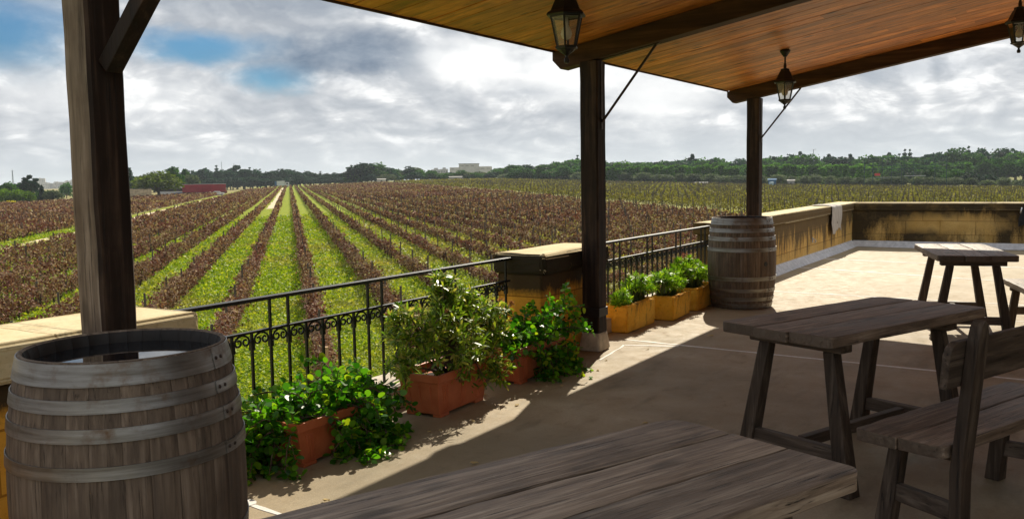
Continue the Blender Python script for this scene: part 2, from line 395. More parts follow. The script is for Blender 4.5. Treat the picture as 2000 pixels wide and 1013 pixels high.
M['sand'] = plain('sandy_track', (.62,.50,.33), .95, 0, .25, 1.2, .3)
M['bldg'] = plain('pale_render', (.50,.475,.42), .85, 0, .12, .3)
M['bldg2'] = plain('grey_render', (.33,.32,.30), .85, 0, .15, .3)
M['dark'] = plain('dark_opening', (.02,.022,.026), .3, 0, .2)
M['red'] = plain('red_tarpaulin', (.26,.012,.022), .55, 0, .25, .6)
M['white'] = plain('white_paint', (.52,.53,.54), .4, 0, .08, 1)
M['blue'] = plain('blue_paint', (.04,.12,.24), .9, 0, .15, 1)
M['rubber'] = plain('black_rubber', (.015,.015,.016), .8, 0, .2, 5)
M['steel_g'] = plain('green_grey_steel', (.03,.065,.06), .6, .3, .2, 1)
M['fieldwall'] = plain('rubble_wall', (.42,.34,.23), .95, 0, .4, 1.2, .5)
M['yellow'] = leafmat('yellow_bloom', [(0, (.55,.45,.01)), (1, (.75,.65,.02))], .3, .7, .1)

# ------------------------------------------------------------------ foliage scatter
def rand_rot(m, rng, up=0.0, axis=None):
    """m random orthonormal frames; normals biased towards +z (or axis rows)"""
    nrm = rng.normal(size=(m, 3)); nrm /= np.linalg.norm(nrm, axis=1)[:, None]
    if axis is None: axis = np.array([[0, 0, 1.]])
    nrm = nrm + up*axis; nrm /= np.linalg.norm(nrm, axis=1)[:, None]
    t = rng.normal(size=(m, 3)); t -= (t*nrm).sum(1)[:, None]*nrm; t /= np.linalg.norm(t, axis=1)[:, None]
    b = np.cross(nrm, t)
    return t, b, nrm
def scatter(tv, k, pos, T, B, Nn, sl, sw):
    """copies of a planar template tv (k,3) placed at pos with frame T,B,N; returns V,F (one k-gon each)"""
    m = len(pos)
    V = pos[:, None, :] + tv[None, :, 0, None]*T[:, None, :]*sl[:, None, None] + tv[None, :, 1, None]*B[:, None, :]*sw[:, None, None] + tv[None, :, 2, None]*Nn[:, None, :]*sw[:, None, None]
    return V.reshape(-1, 3), np.arange(m*k).reshape(m, k)
T_DIA = np.array([[-.5,0,0],[0,-.5,.12],[.5,0,0],[0,.5,.12]])
T_OCT = np.array([[0,0,0],[.18,-.36,.06],[.55,-.5,.10],[.88,-.32,.04],[1.02,0,-.04],[.88,.32,.04],[.55,.5,.10],[.18,.36,.06]])
T_NAR = np.array([[0,0,0],[.35,-.42,.10],[.75,-.40,.05],[1.0,0,-.2],[.75,.40,.05],[.35,.42,.10]])

# ------------------------------------------------------------------ world: sky with cloud cover
SUN_AZ, SUN_EL = R(16.2), R(38.6)
def make_world():
    w = bpy.data.worlds.new('World'); scene.world = w; w.use_nodes = True
    n = NT.__new__(NT); n.t = w.node_tree; t = n.t
    bg = t.nodes['Background']
    sky = n.n('ShaderNodeTexSky', {'sky_type': 'NISHITA', 'sun_disc': False, 'sun_elevation': SUN_EL, 'sun_rotation': R(90)-SUN_AZ, 'altitude': 50., 'air_density': 1., 'dust_density': 1.5, 'ozone_density': 1.})
    d = n.vmath('NORMALIZE', n.coord('Generated'))
    sx = n.n('ShaderNodeSeparateXYZ', Vector=d)
    az = n.math('MULTIPLY', n.math('ARCTAN2', sx.outputs[1], sx.outputs[0]), 180/math.pi)
    el = n.math('MULTIPLY', n.math('ARCSINE', sx.outputs[2]), 180/math.pi)
    # clouds lie in layers: squeeze them towards the horizon
    elq = n.math('MULTIPLY', n.math('POWER', n.math('MAXIMUM', el, .0), .72), 4.6)
    P = n.n('ShaderNodeCombineXYZ', X=az, Y=elq, Z=n.math('MULTIPLY', sx.outputs[0], 7.))
    big = n.noise(P, .060, 7, .60, .5)
    med = n.noise(n.vmath('ADD', P, (37, 11, 3)), .17, 9, .58, .15)
    fine = n.noise(n.vmath('ADD', P, (7, 71, 3)), .5, 7, .6, .2)
    wob = n.math('MULTIPLY', n.math('SUBTRACT', med, .5), 1.5)
    wob2 = n.math('ADD', wob, n.math('MULTIPLY', n.math('SUBTRACT', fine, .5), .7))
    def blob(a, e, ra, re, wobble=1.0):
        x = n.math('DIVIDE', n.math('SUBTRACT', az, a), ra); y = n.math('DIVIDE', n.math('SUBTRACT', el, e), re)
        r = n.math('SQRT', n.math('ADD', n.math('MULTIPLY', x, x), n.math('MULTIPLY', y, y)))
        r = n.math('ADD', r, n.math('MULTIPLY', wob2, wobble))
        return n.mapr(r, .1, 1.4, 1., 0., True)
    def mx(*a):
        r = a[0]
        for q in a[1:]: r = n.math('MAXIMUM', r, q)
        return r
    # cloud body: billowing heads, lit from the sun's side
    def bil(q): return n.math('ABSOLUTE', n.math('MULTIPLY', n.math('SUBTRACT', q, .5), 2.))
    def heads(off):
        Q = n.vmath('ADD', P, off)
        m_ = n.noise(n.vmath('ADD', Q, (37, 11, 3)), .105, 3, .5, .6); f_ = n.noise(n.vmath('ADD', Q, (7, 71, 3)), .27, 4, .55, .4)
        return n.math('ADD', n.math('MULTIPLY', bil(m_), .55), n.math('MULTIPLY', bil(f_), .42))
    h0, h1 = heads((0, 0, 0)), heads((-.9, .8, 0))
    emb = n.math('SUBTRACT', h0, h1)
    rel = n.math('ADD', n.math('ADD', n.math('MULTIPLY', big, .62), n.math('MULTIPLY', med, .16)), n.math('ADD', n.math('MULTIPLY', h0, .30), n.math('MULTIPLY', fine, .06)))
    rel = n.math('ADD', rel, n.math('MULTIPLY', emb, .42))
    body = n.ramp(rel, [(.36, (.39,.42,.465)), (.455, (.50,.525,.56)), (.52, (.63,.645,.665)), (.60, (.95,.95,.945))])
    # open blue between the clouds
    hole = mx(blob(60.8, 8.3, 5.6, 2.5, .7), blob(49.7, 7.9, 4.6, 1.1, 1.2), blob(46.2, 6.3, 2.6, 1.0, 1.2), blob(90, 25, 20, 8), blob(-40, 30, 30, 9), blob(150, 35, 40, 15))
    blue = n.mix(1., n.mix(1., sky.outputs[0], (.042,.046,.05), 'MULTIPLY'), (.36,.83,1.18), 'MULTIPLY')
    col = n.mix(n.math('MULTIPLY', hole, .97), body, blue)
    # the heavy shaded cloud and the flat grey bases over the vines
    dk = mx(blob(41.3, 7.6, 6.4, 1.75, .8), n.math('MULTIPLY', blob(44, 10.8, 12, 1.2, .8), .45), n.math('MULTIPLY', blob(30.5, 5.4, 3.0, .7, 1.2), .4), n.math('MULTIPLY', blob(8.0, 5.9, 5, 1.0, 1.0), .55), n.math('MULTIPLY', blob(16, 6.2, 3, .8, 1.0), .45))
    dcol = n.mix(n.mapr(fine, .35, .65), (.13,.185,.265), (.24,.295,.37))
    col = n.mix(n.math('MULTIPLY', dk, .92), col, dcol)
    # thin bright cloud towards the sun and towering sunlit edges
    brt = mx(blob(33.2, 7.0, 4.4, 1.7, 1.3), blob(27.5, 6.8, 5.2, 2.3, 1.0), n.math('MULTIPLY', blob(22.5, 4.6, 3.5, 2.2, 1.2), .8), n.math('MULTIPLY', blob(7.5, 7.4, 3.5, .8, 1.3), .75), n.math('MULTIPLY', blob(56, 5.0, 8, 1.5, 1.2), .5), n.math('MULTIPLY', blob(17, 25, 18, 16, .5), .9))
    col = n.mix(n.math('MULTIPLY', brt, .9), col, (1.0,1.0,.985))
    # pale even air near the horizon
    hz = n.mapr(el, .2, 4.2, 1., 0., True)
    col = n.mix(n.math('MULTIPLY', hz, .72), col, (.585,.625,.66))
    low = n.mapr(el, -2., 0., 1., 0.)
    col = n.mix(low, col, (.30,.28,.22))
    n.set(bg.inputs['Color'], n.mix(1., col, (10., 10., 10.), 'MULTIPLY')); bg.inputs['Strength'].default_value = .1*SKY_K
SKY_K = .85
make_world()
sun = bpy.data.lights.new('sun', 'SUN'); sun.energy = 4.7; sun.angle = R(.55); sun.color = (1, .91, .74)
so = bpy.data.objects.new('sun', sun); put(so); so.location = (30, 9, 30)
sd = Vector((math.cos(SUN_EL)*math.cos(SUN_AZ), math.cos(SUN_EL)*math.sin(SUN_AZ), math.sin(SUN_EL)))
so.rotation_euler = sd.to_track_quat('Z', 'Y').to_euler()

# ------------------------------------------------------------------ camera
cam = bpy.data.cameras.new('camera'); co = bpy.data.objects.new('camera', cam); put(co)
cam.sensor_width = 36; cam.lens = 36*F_PX/2000; cam.clip_end = 9000; cam.clip_start = .05
m3 = Matrix((AX_R, -AX_D, -AX_F)).transposed()
co.matrix_world = Matrix.Translation((0, 0, EYE)) @ m3.to_4x4()
scene.camera = co

# ------------------------------------------------------------------ ground
U = np.array([.7037, .7105]); NV = np.array([-.7105, .7037])
def ground():
    rs = np.concatenate([np.linspace(0, 40, 21), np.geomspace(44, 520, 60), np.geomspace(600, 6000, 14)])
    az = np.radians(np.concatenate([np.linspace(-20, 75, 120), np.linspace(78, 338, 60)]))
    a, r = np.meshgrid(az, rs, indexing='ij')
    x, y = r*np.cos(a), r*np.sin(a)
    aa = np.degrees(np.where(a > np.pi, a-2*np.pi, a))
    z = terr_np(x, y)
    wgt = np.clip(np.where(aa > 75, (aa-75)/10, np.where(aa < -20, (-20-aa)/10, 0)), 0, 1)
    z = z*(1-wgt)+(-3)*wgt
    V = np.stack([x, y, z], -1).reshape(-1, 3); na, nr = a.shape
    i = np.arange(na)[:, None]; j = np.arange(nr-1)[None, :]; i2 = (i+1) % na
    Fq = np.stack([i*nr+j, i*nr+j+1, i2*nr+j+1, i2*nr+j], -1).reshape(-1, 4)
    o = mesh_np('ground', V, Fq, M['ground'], None, True); tag(o, kind='structure')
ground()
def strip(name, n0, n1, u0, u1, wob, mat, dz=.02, du=2.5, kind='structure', gap=None):
    us = np.arange(u0, u1, du); V = []
    for q in us:
        c = (n0+n1)/2 + wob*math.sin(q*.05) + wob*.6*math.sin(q*.17+1); h = (n1-n0)/2*(1+.18*math.sin(q*.31)+.12*math.sin(q*.83))
        for s in (-1, -.33, .33, 1):
            p = U*q+NV*(c+s*h); V.append((p[0], p[1], terr(p[0], p[1])+dz))
    k = len(us); Fq = [(4*i+j, 4*i+j+1, 4*i+j+5, 4*i+j+4) for i in range(k-1) for j in range(3)]
    o = mesh_np(name, V, Fq, mat, None, True); tag(o, kind=kind); return o
strip('track', 19.6, 21.4, 20, 250, .25, M['sand'])
strip('path', 2.2, 3.6, 150, 480, .1, M['sand'])

# ------------------------------------------------------------------ vine rows
VR = np.random.default_rng(5)
BINS = [(0, 25, 760, .054), (25, 45, 380, .073), (45, 80, 150, .108), (80, 150, 62, .18), (150, 250, 24, .32), (250, 520, 12, .46)]
def vine_leaves(n0, green, s0, s1):
    """leaf, cane positions along one row"""
    P, S = [], []
    for a, b, dens, size in BINS:
        q = np.arange(s0, s1, .25); p = U[None]*q[:, None]+NV[None]*n0
        r = np.hypot(p[:, 0], p[:, 1]); q = q[(r >= a) & (r < b)]
        if not len(q): continue
        dn = dens*(.42 if green else (1 if n0 > -5 else .72))
        m = int(len(q)*.25*dn)
        if m < 1: continue
        s = VR.choice(q, m)+VR.random(m)*.25
        vig = .5+.5*np.sin(s*2*np.pi/1.15+n0*3.7)
        wavy = np.sin(s*.31+n0*1.9)+.6*np.sin(s*.83+n0)+.5*np.sin(s*1.7+2*n0)
        keep = VR.random(m) < np.clip(.74+.2*vig+.16*wavy, .15, 1)
        s = s[keep]; m = len(s)
        lat = VR.normal(0, (.15 if n0 > -5 else .115) if not green else .12, m)*(.75+.35*np.sin(s*1.9+n0*5))
        top = ((1.0 if n0 > -5 else .74)+.12*np.sin(s*.5+n0)+.09*np.sin(s*2.3+n0*2)+.06*np.sin(s*5.1+n0*3)) if not green else (1.0+.12*np.sin(s*.5+n0))
        h = .16+(top-.16)*VR.beta(1.5, 1.2, m)
        h = np.where(VR.random(m) < .05, h+.22*VR.random(m), h)
        xy = U[None]*s[:, None]+NV[None]*(n0+lat)[:, None]
        P.append(np.column_stack([xy, h])); S.append(size*(.6+.8*VR.random(m)))
    if not P: return None, None
    return np.concatenate(P), np.concatenate(S)
def inview(p):
    a = np.degrees(np.arctan2(p[:, 1], p[:, 0])); return (a > -4) & (a < 65)
def row_range(n0):
    q = np.arange(-40, 560, 1.); p = U[None]*q[:, None]+NV[None]*n0
    a = np.arctan2(p[:, 1], p[:, 0]); r = np.hypot(p[:, 0], p[:, 1])
    D = np.interp(a, T_AZ, T_D)
    ok = (p[:, 1] > 12.5) & (r < D-4) & inview(p) if n0 < 30 else (p[:, 1] > 12.5) & (r < D-4) & inview(p)
    ok &= ~((p[:, 0] > 14) & (p[:, 1] < 9))
    ok = ok | ((p[:, 0] > 24) & (r < D-4) & inview(p))
    if not ok.any(): return None
    return q[ok].min(), q[ok].max()
NEAR = {0: 'brown vine row straight ahead ending behind the railing at a thick pale stake',
        1: 'thin brown vine row ending behind the first balusters, just left of the pale stake row',
        2: 'brown vine row left of the leftmost wide green alley, running down towards the first post',
        3: 'reddish brown vine row fourth from the pale stake row towards the left',
        -1: 'brown vine row right of the pale stake row, its foot seen over the railing middle',
        -2: 'brown vine row second to the right of the pale stake row, behind the railing shrub',
        -3: 'brown vine row third right of the pale stake row, meeting the railing near the pier'}
def stake_mesh(r, h, name='stake'):
    mb = MB(); mb.tube([(0,0,-.1), (.01,0,h*.5), (0,.01,h)], [r, r, r*.9], 6)
    o = mb.build(name, M['stake']); return o
def vine_row(n0, k):
    rr = row_range(n0)
    if rr is None or rr[1]-rr[0] < 3: return
    s0, s1 = rr
    green = n0 < -49
    P, S = vine_leaves(n0, green, s0, s1)
    if P is None: return
    P = P[inview(P)]
    S = S[:len(P)] if len(S) != len(P) else S
    g = terr_np(P[:, 0], P[:, 1])
    org = np.array([*(U*s0+NV*n0), 0.]); org[2] = terr(org[0], org[1])
    if k in NEAR: label, grp = NEAR[k], 'vine rows by the green alleys'
    elif green: label, grp = 'yellow green vine row in the far right block beyond the grass gap', 'yellow green vine rows of the right block'
    elif n0 > 19: label, grp = 'dried brown vine row in the dense block left of the sandy track', 'brown vine rows left of the track'
    elif n0 > 0: label, grp = 'dried brown vine row between the sandy track and the wide green alleys', 'brown vine rows right of the track'
    else: label, grp = 'dried brown vine row in the broad middle block between green alleys and grass gap', 'brown vine rows of the middle block'
    root = empty('vine_row', tuple(org), 0, label, 'vines', grp)
    Q = P.copy(); Q[:, 2] += g; Q -= org
    T, B, Nn = rand_rot(len(Q), VR, .25)
    V, Fq = scatter(T_DIA, 4, Q, T, B, Nn, S*1.25, S)
    # canes: thin pale shoots among the leaves
    r = np.hypot(P[:, 0], P[:, 1]); near = r < 90
    idx = np.nonzero(near)[0]
    fm = np.zeros(len(Fq), dtype=np.int32)
    if len(idx):
        idx = VR.choice(idx, int(len(idx)*.20), replace=False)
        tn = VR.normal(size=(len(idx), 3)); tn[:, 2] = np.abs(tn[:, 2])*.7; tn /= np.linalg.norm(tn, axis=1)[:, None]
        bn = np.cross(tn, VR.normal(size=(len(idx), 3))); bn /= np.linalg.norm(bn, axis=1)[:, None]
        L = .18+.3*VR.random(len(idx)); W = .009+.0004*r[idx]
        V2, F2 = scatter(T_DIA, 4, Q[idx], tn, bn, np.cross(tn, bn), L, W)
        Fq = np.concatenate([Fq, F2+len(V)]); V = np.concatenate([V, V2]); fm = np.concatenate([fm, np.ones(len(F2), dtype=np.int32)])
    mesh_np('foliage', V, Fq, [M['vine_g'] if green else M['vine'], M['cane']], root, False, fm)
    # trunks (one mesh) and stakes
    sp = 1.15 if not green else 1.3
    q = np.arange(s0+.4, s1, sp); p = U[None]*q[:, None]+NV[None]*n0
    r = np.hypot(p[:, 0], p[:, 1]); q = q[(r < (130 if not green else 200)) & inview(p)]
    if len(q):
        mb = MB()
        for x in q:
            p = U*x+NV*(n0+random.gauss(0, .03)); z = terr(p[0], p[1])-org[2]
            a = Vector((p[0]-org[0], p[1]-org[1], z-.05)); b = a+Vector((random.gauss(0, .06), random.gauss(0, .06), .55+random.random()*.15))
            mb.prism(a, b, .06, .06, .035, .035)
        mb.build('trunk', M['trunk'], root)['kind'] = 'stuff'
    q = np.arange(s0+.1, s1, 4.6 if not green else 3.4); p = U[None]*q[:, None]+NV[None]*n0
    r = np.hypot(p[:, 0], p[:, 1]); q = q[(r < (170 if not green else 360)) & inview(p)]
    h0 = 1.36 if not green else 1.55
    if k in NEAR:
        for i, x in enumerate(q[:24]):
            p = U*x+NV*n0
            mb = MB(); h = h0*random.uniform(.85, 1.1); rad = .033
            big = (k == 0 and i == 0)
            if big: h, rad = 1.05, .06
            mb.tube([(0,0,-.1), (random.gauss(0,.02), random.gauss(0,.02), h)], rad, 7)
            mb.build('stake', M['stake_pale'] if (big or random.random() < .12) else M['stake'], root, loc=(p[0]-org[0], p[1]-org[1], terr(p[0], p[1])-org[2]))
    elif len(q):
        mb = MB()
        for x in q:
            p = U*x+NV*n0; z = terr(p[0], p[1])-org[2]
            a = Vector((p[0]-org[0], p[1]-org[1], z-.1)); w = .05+.00022*math.hypot(*p)
            mb.prism(a, a+Vector((random.gauss(0,.05), random.gauss(0,.05), h0*random.uniform(.8, 1.15))), w, w, w, w)
        mb.build('stake', M['stake'], root)['kind'] = 'stuff'
M['cane'] = plain('pale_vine_cane', (.36,.25,.16), .85, 0, .4, 3)
M['trunk'] = plain('vine_trunk_bark', (.05,.036,.026), .95, 0, .3, 5)
for k in range(-95, 42):
    n0 = -.6+2.4*k
    if 18.0 < n0 < 23.0 or -49.6 < n0 < -46: continue
    vine_row(n0, k)

# weeds between the rows (one mass nobody could count)
def weeds():
    rng = np.random.default_rng(3)
    m = 1150000
    r = 9+111*rng.random(m)**1.25
    a = np.radians(rng.uniform(14, 64, m))
    x, y = r*np.cos(a), r*np.sin(a)
    n0 = x*NV[0]+y*NV[1]
    ph = np.abs(((n0+.6+1.2) % 2.4)-1.2)           # distance to the nearest row
    w = np.interp(n0, [-40, -15, -3, 5, 13, 18, 19, 23, 30], [.6, .75, 1, 1, .6, .5, .9, .9, .2])
    pn = .5+.5*np.sin(x*.35+1.3*np.sin(y*.22))*np.cos(y*.3+1.1*np.sin(x*.27))
    keep = (y > 4.6) & (rng.random(m) < np.clip(w*(.55+.8*pn), 0, 1)) & ((ph > .22) | (rng.random(m) < .45))
    rut = np.abs(np.abs(ph-1.2)-.52) < .13
    keep &= rng.random(m) < np.clip((122-r)/55, 0, 1)
    keep &= ~(rut & (rng.random(m) < .45+.3*np.sin(x*.5+y*.2)))
    keep &= ~((n0 > 19.7) & (n0 < 21.3) & (rng.random(m) < .9))
    x, y, r = x[keep], y[keep], r[keep]; m = len(x)
    size = (.016+.0016*r)*(.6+.9*rng.random(m))
    hh = np.abs(rng.normal(0, .09, m))*np.clip(1.3-r/110, .25, 1)+.02
    P = np.column_stack([x, y, terr_np(x, y)+hh])
    T, B, Nn = rand_rot(m, rng, .9)
    V, Fq = scatter(T_DIA, 4, P, T, B, Nn, size*1.5, size*.9)
    o = mesh_np('weeds', V, Fq, M['grass']); tag(o, 'bright green weeds covering the alleys between the vine rows', 'weeds', None, 'stuff')
weeds()

# ------------------------------------------------------------------ terrace
def terrace():
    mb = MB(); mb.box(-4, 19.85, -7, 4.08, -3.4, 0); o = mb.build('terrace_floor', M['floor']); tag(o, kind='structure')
    # joint filler lines, slightly uneven
    mb = MB()
    def line(p, q, w=.02):
        nseg = max(2, int(math.dist(p, q)/.12)); pv = []
        dx, dy = q[0]-p[0], q[1]-p[1]; L = math.hypot(dx, dy); nx, ny = -dy/L, dx/L
        for i in range(nseg+1):
            t = i/nseg; c = (p[0]+dx*t+nx*random.gauss(0,.003), p[1]+dy*t+ny*random.gauss(0,.003)); h = w/2*random.uniform(.55, 1.25)
            pv += [(c[0]+nx*(h+.003), c[1]+ny*(h+.003), -.003), (c[0]+nx*h, c[1]+ny*h, .0025), (c[0]-nx*h, c[1]-ny*h, .0025), (c[0]-nx*(h+.003), c[1]-ny*(h+.003), -.003)]
        mb.add(pv, [(4*i+j, 4*i+j+1, 4*i+j+5, 4*i+j+4) for i in range(nseg) for j in range(3)])
    line((7.555, 3.42), (7.33, .2), .034); line((7.33, .2), (7.1, -4), .032)
    line((7.30, 3.32), (7.455, 2.87), .034); line((6.6, 3.22), (7.30, 3.32), .02)
    line((11.55, 3.4), (11.3, -3), .045); line((14.65, 3.6), (13.0, -2), .05); line((16.3, 3.6), (15.4, -2), .055)
    line((2.87, 3.4), (2.80, 2.7), .03); line((2.80, 2.7), (2.6, -3), .02)
    line((10.2, .8), (10.0, -3), .02)
    mb.add([(2.86+.045*math.cos(i*.7)*random.uniform(.8,1.2), 3.24+.05*math.sin(i*.7), .0045) for i in range(9)], [tuple(range(9))])
    o = mb.build('floor_joints', M['joint']); tag(o, kind='structure')
    for p in o.data.polygons:
        if p.normal[2] < 0: p.flip()
    # low kerbs under the railings
    for a, b in ((2.92, 6.30), (7.52, 11.2)):
        mb = MB(); mb.box(a, b, 3.70, 4.06, .0, .145)
        o = mb.build('kerb', M['concrete'], bevel=.012, sub=2, rough=.0015); tag(o, kind='structure')
terrace()
def blocks_wall(name, label, x0, x1, y0, y1, zc0, zc1, mats, over=(.04, .04, .04, .04), cat='wall', capm=None, chamfer=.03, side=None):
    root = empty(name, ((x0+x1)/2, (y0+y1)/2, 0), 0, label, cat, None)
    cx, cy = (x0+x1)/2, (y0+y1)/2
    mb = MB(); mb.box(x0-cx, x1-cx, y0-cy, y1-cy, 0.002, zc0)
    o = mb.build('masonry', mats, root, bevel=.015, sub=3, rough=.002)
    mb = MB(); mb.box(x0-over[0]-cx, x1+over[1]-cx, y0-over[2]-cy, y1+over[3]-cy, zc0+.001, zc1)
    c = mb.build('coping', capm or M['cap'], root, bevel=chamfer, seg=3, sub=2, rough=.003)
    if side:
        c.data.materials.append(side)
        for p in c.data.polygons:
            if p.normal[2] < .25: p.material_index = 1  # darker coping sides paint in their shade; the lit top stays pale
    return root
def end_faces(o, axis, mi):
    for p in o.data.polygons:
        if abs(p.normal[axis]) > .7: p.material_index = mi
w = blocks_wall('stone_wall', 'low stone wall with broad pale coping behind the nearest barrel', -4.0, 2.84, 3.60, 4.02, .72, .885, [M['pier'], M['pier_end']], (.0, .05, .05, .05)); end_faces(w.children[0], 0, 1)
w = blocks_wall('stone_pier', 'orange stone pier with chamfered coping between the two railings', 6.32, 7.47, 3.60, 4.02, .715, .885, [M['pier'], M['pier_end']], (.04, .04, .045, .03), chamfer=.045, side=M['cap_soot_shade']); end_faces(w.children[0], 0, 1)
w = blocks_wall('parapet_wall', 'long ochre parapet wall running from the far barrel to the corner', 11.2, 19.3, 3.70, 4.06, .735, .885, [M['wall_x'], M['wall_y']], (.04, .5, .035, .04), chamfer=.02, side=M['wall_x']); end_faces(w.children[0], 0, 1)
mb = MB(); mb.add([(-4.05,-.18,.003),(4.05,-.18,.003),(4.05,-.30,.003),(-4.05,-.30,.003),(-4.05,-.18,.12),(4.05,-.18,.12)], [(0,1,5,4),(3,2,1,0),(2,3,4,5),(0,4,3),(1,2,5)])
mb.build('base_fillet', M['fillet'], w, sub=6, rough=.004)
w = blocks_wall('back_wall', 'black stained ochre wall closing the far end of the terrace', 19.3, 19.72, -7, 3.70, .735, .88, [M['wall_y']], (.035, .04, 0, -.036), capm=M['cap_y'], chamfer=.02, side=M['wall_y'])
mb = MB(); mb.add([(-.21,-5.3,.003),(-.21,5.32,.003),(-.33,5.32,.003),(-.33,-5.3,.003),(-.21,-5.3,.12),(-.21,5.32,.12)], [(0,1,5,4),(3,2,1,0),(2,3,4,5),(0,4,3),(1,2,5)])
mb.build('base_fillet', M['fillet'], w, sub=6, rough=.004)
mb = MB()
for a, b, c, d in ((-.055,.055,-.06,-.035), (-.055,.055,.035,.06), (-.055,-.03,-.035,.035), (.03,.055,-.035,.035)): mb.box(-.232, -.205, 1.55+a, 1.55+b, .47+c, .47+d)
mb.build('drain_frame', M['wall_y'], w, bevel=.006)
# small hook and spill on the parapet
t = empty('wall_hook', (15.9, 3.695, .36), 0, 'small white hook on the ochre parapet wall left of the cloth', 'hook')
mb = MB(); mb.box(-.02, .02, -.012, 0, -.05, .04); mb.build('back_plate', M['white'], t, bevel=.004)
mb = MB(); mb.tube([(0,-.012,.01), (0,-.05,.0), (0,-.06,-.03), (0,-.045,-.05), (0,-.03,-.04)], .008, 6); mb.build('hook', M['white'], t, smooth=True)

# ------------------------------------------------------------------ railings
def railing(x0, x1, label, phase, s=.1425):
    root = empty('iron_railing', (x0, 3.88, .145), 0, label, 'railing', 'iron railings along the terrace edge')
    L = x1-x0; zt, zm = .71, .525           # heights above the kerb
    mb = MB(); mb.box(-.02, L-.02 if x0 > 7 else L+.02, -.026, .026, zt-.022, zt); mb.build('top_rail', M['metal_black'], root, bevel=.005)
    mb = MB(); mb.box(0, L, -.014, .014, zm-.014, zm); mb.build('middle_rail', M['metal_black'], root, bevel=.003)
    n = int(L/s); i = 0
    xs = [phase*s+s*i for i in range(n+1) if 0.02 < phase*s+s*i < L-.02]
    for i, x in enumerate(xs):
        tall = (i % 6) in (5, 0)
        top = zt-.022 if tall else zm-.014
        mb = MB(); mb.box(x-.008, x+.008, -.008, .008, -.03, top)
        mb.box(x-.013, x+.013, -.013, .013, zm-.11, zm-.05)
        mb.build('baluster', M['metal_black'], root, bevel=.002, seg=1)
    def scroll(x, half=None):
        mb = MB()
        for sgn in ((-1, 1) if half is None else (half,)):
            cx = x+sgn*s*.5
            # arch from the crown next to the middle rail down to a curl beside the baluster
            pts = []
            for q in range(9):
                w = math.pi/2*(q/8); pts.append((x+sgn*s*.36*math.sin(w), 0, zm-.018-.036*(1-math.cos(w))))
            e = pts[-1]
            for q in range(1, 12):
                w = q/11*math.pi*1.75; rad = .026*(1-.055*q)
                pts.append((e[0]-sgn*.026+sgn*rad*math.cos(w), 0, e[2]-rad*math.sin(w)*1.0))
            mb.tube(pts, .0062, 5)
        mb.build('scroll', M['metal_black'], root, smooth=True)
    for a, b in zip(xs[:-1], xs[1:]): scroll((a+b)/2)
    return root
railing(2.86, 6.27, 'black iron railing with scrolls between near stone wall and orange pier', .55)
railing(7.52, 11.2, 'black iron railing with scrolls behind the yellow stone troughs', .4)

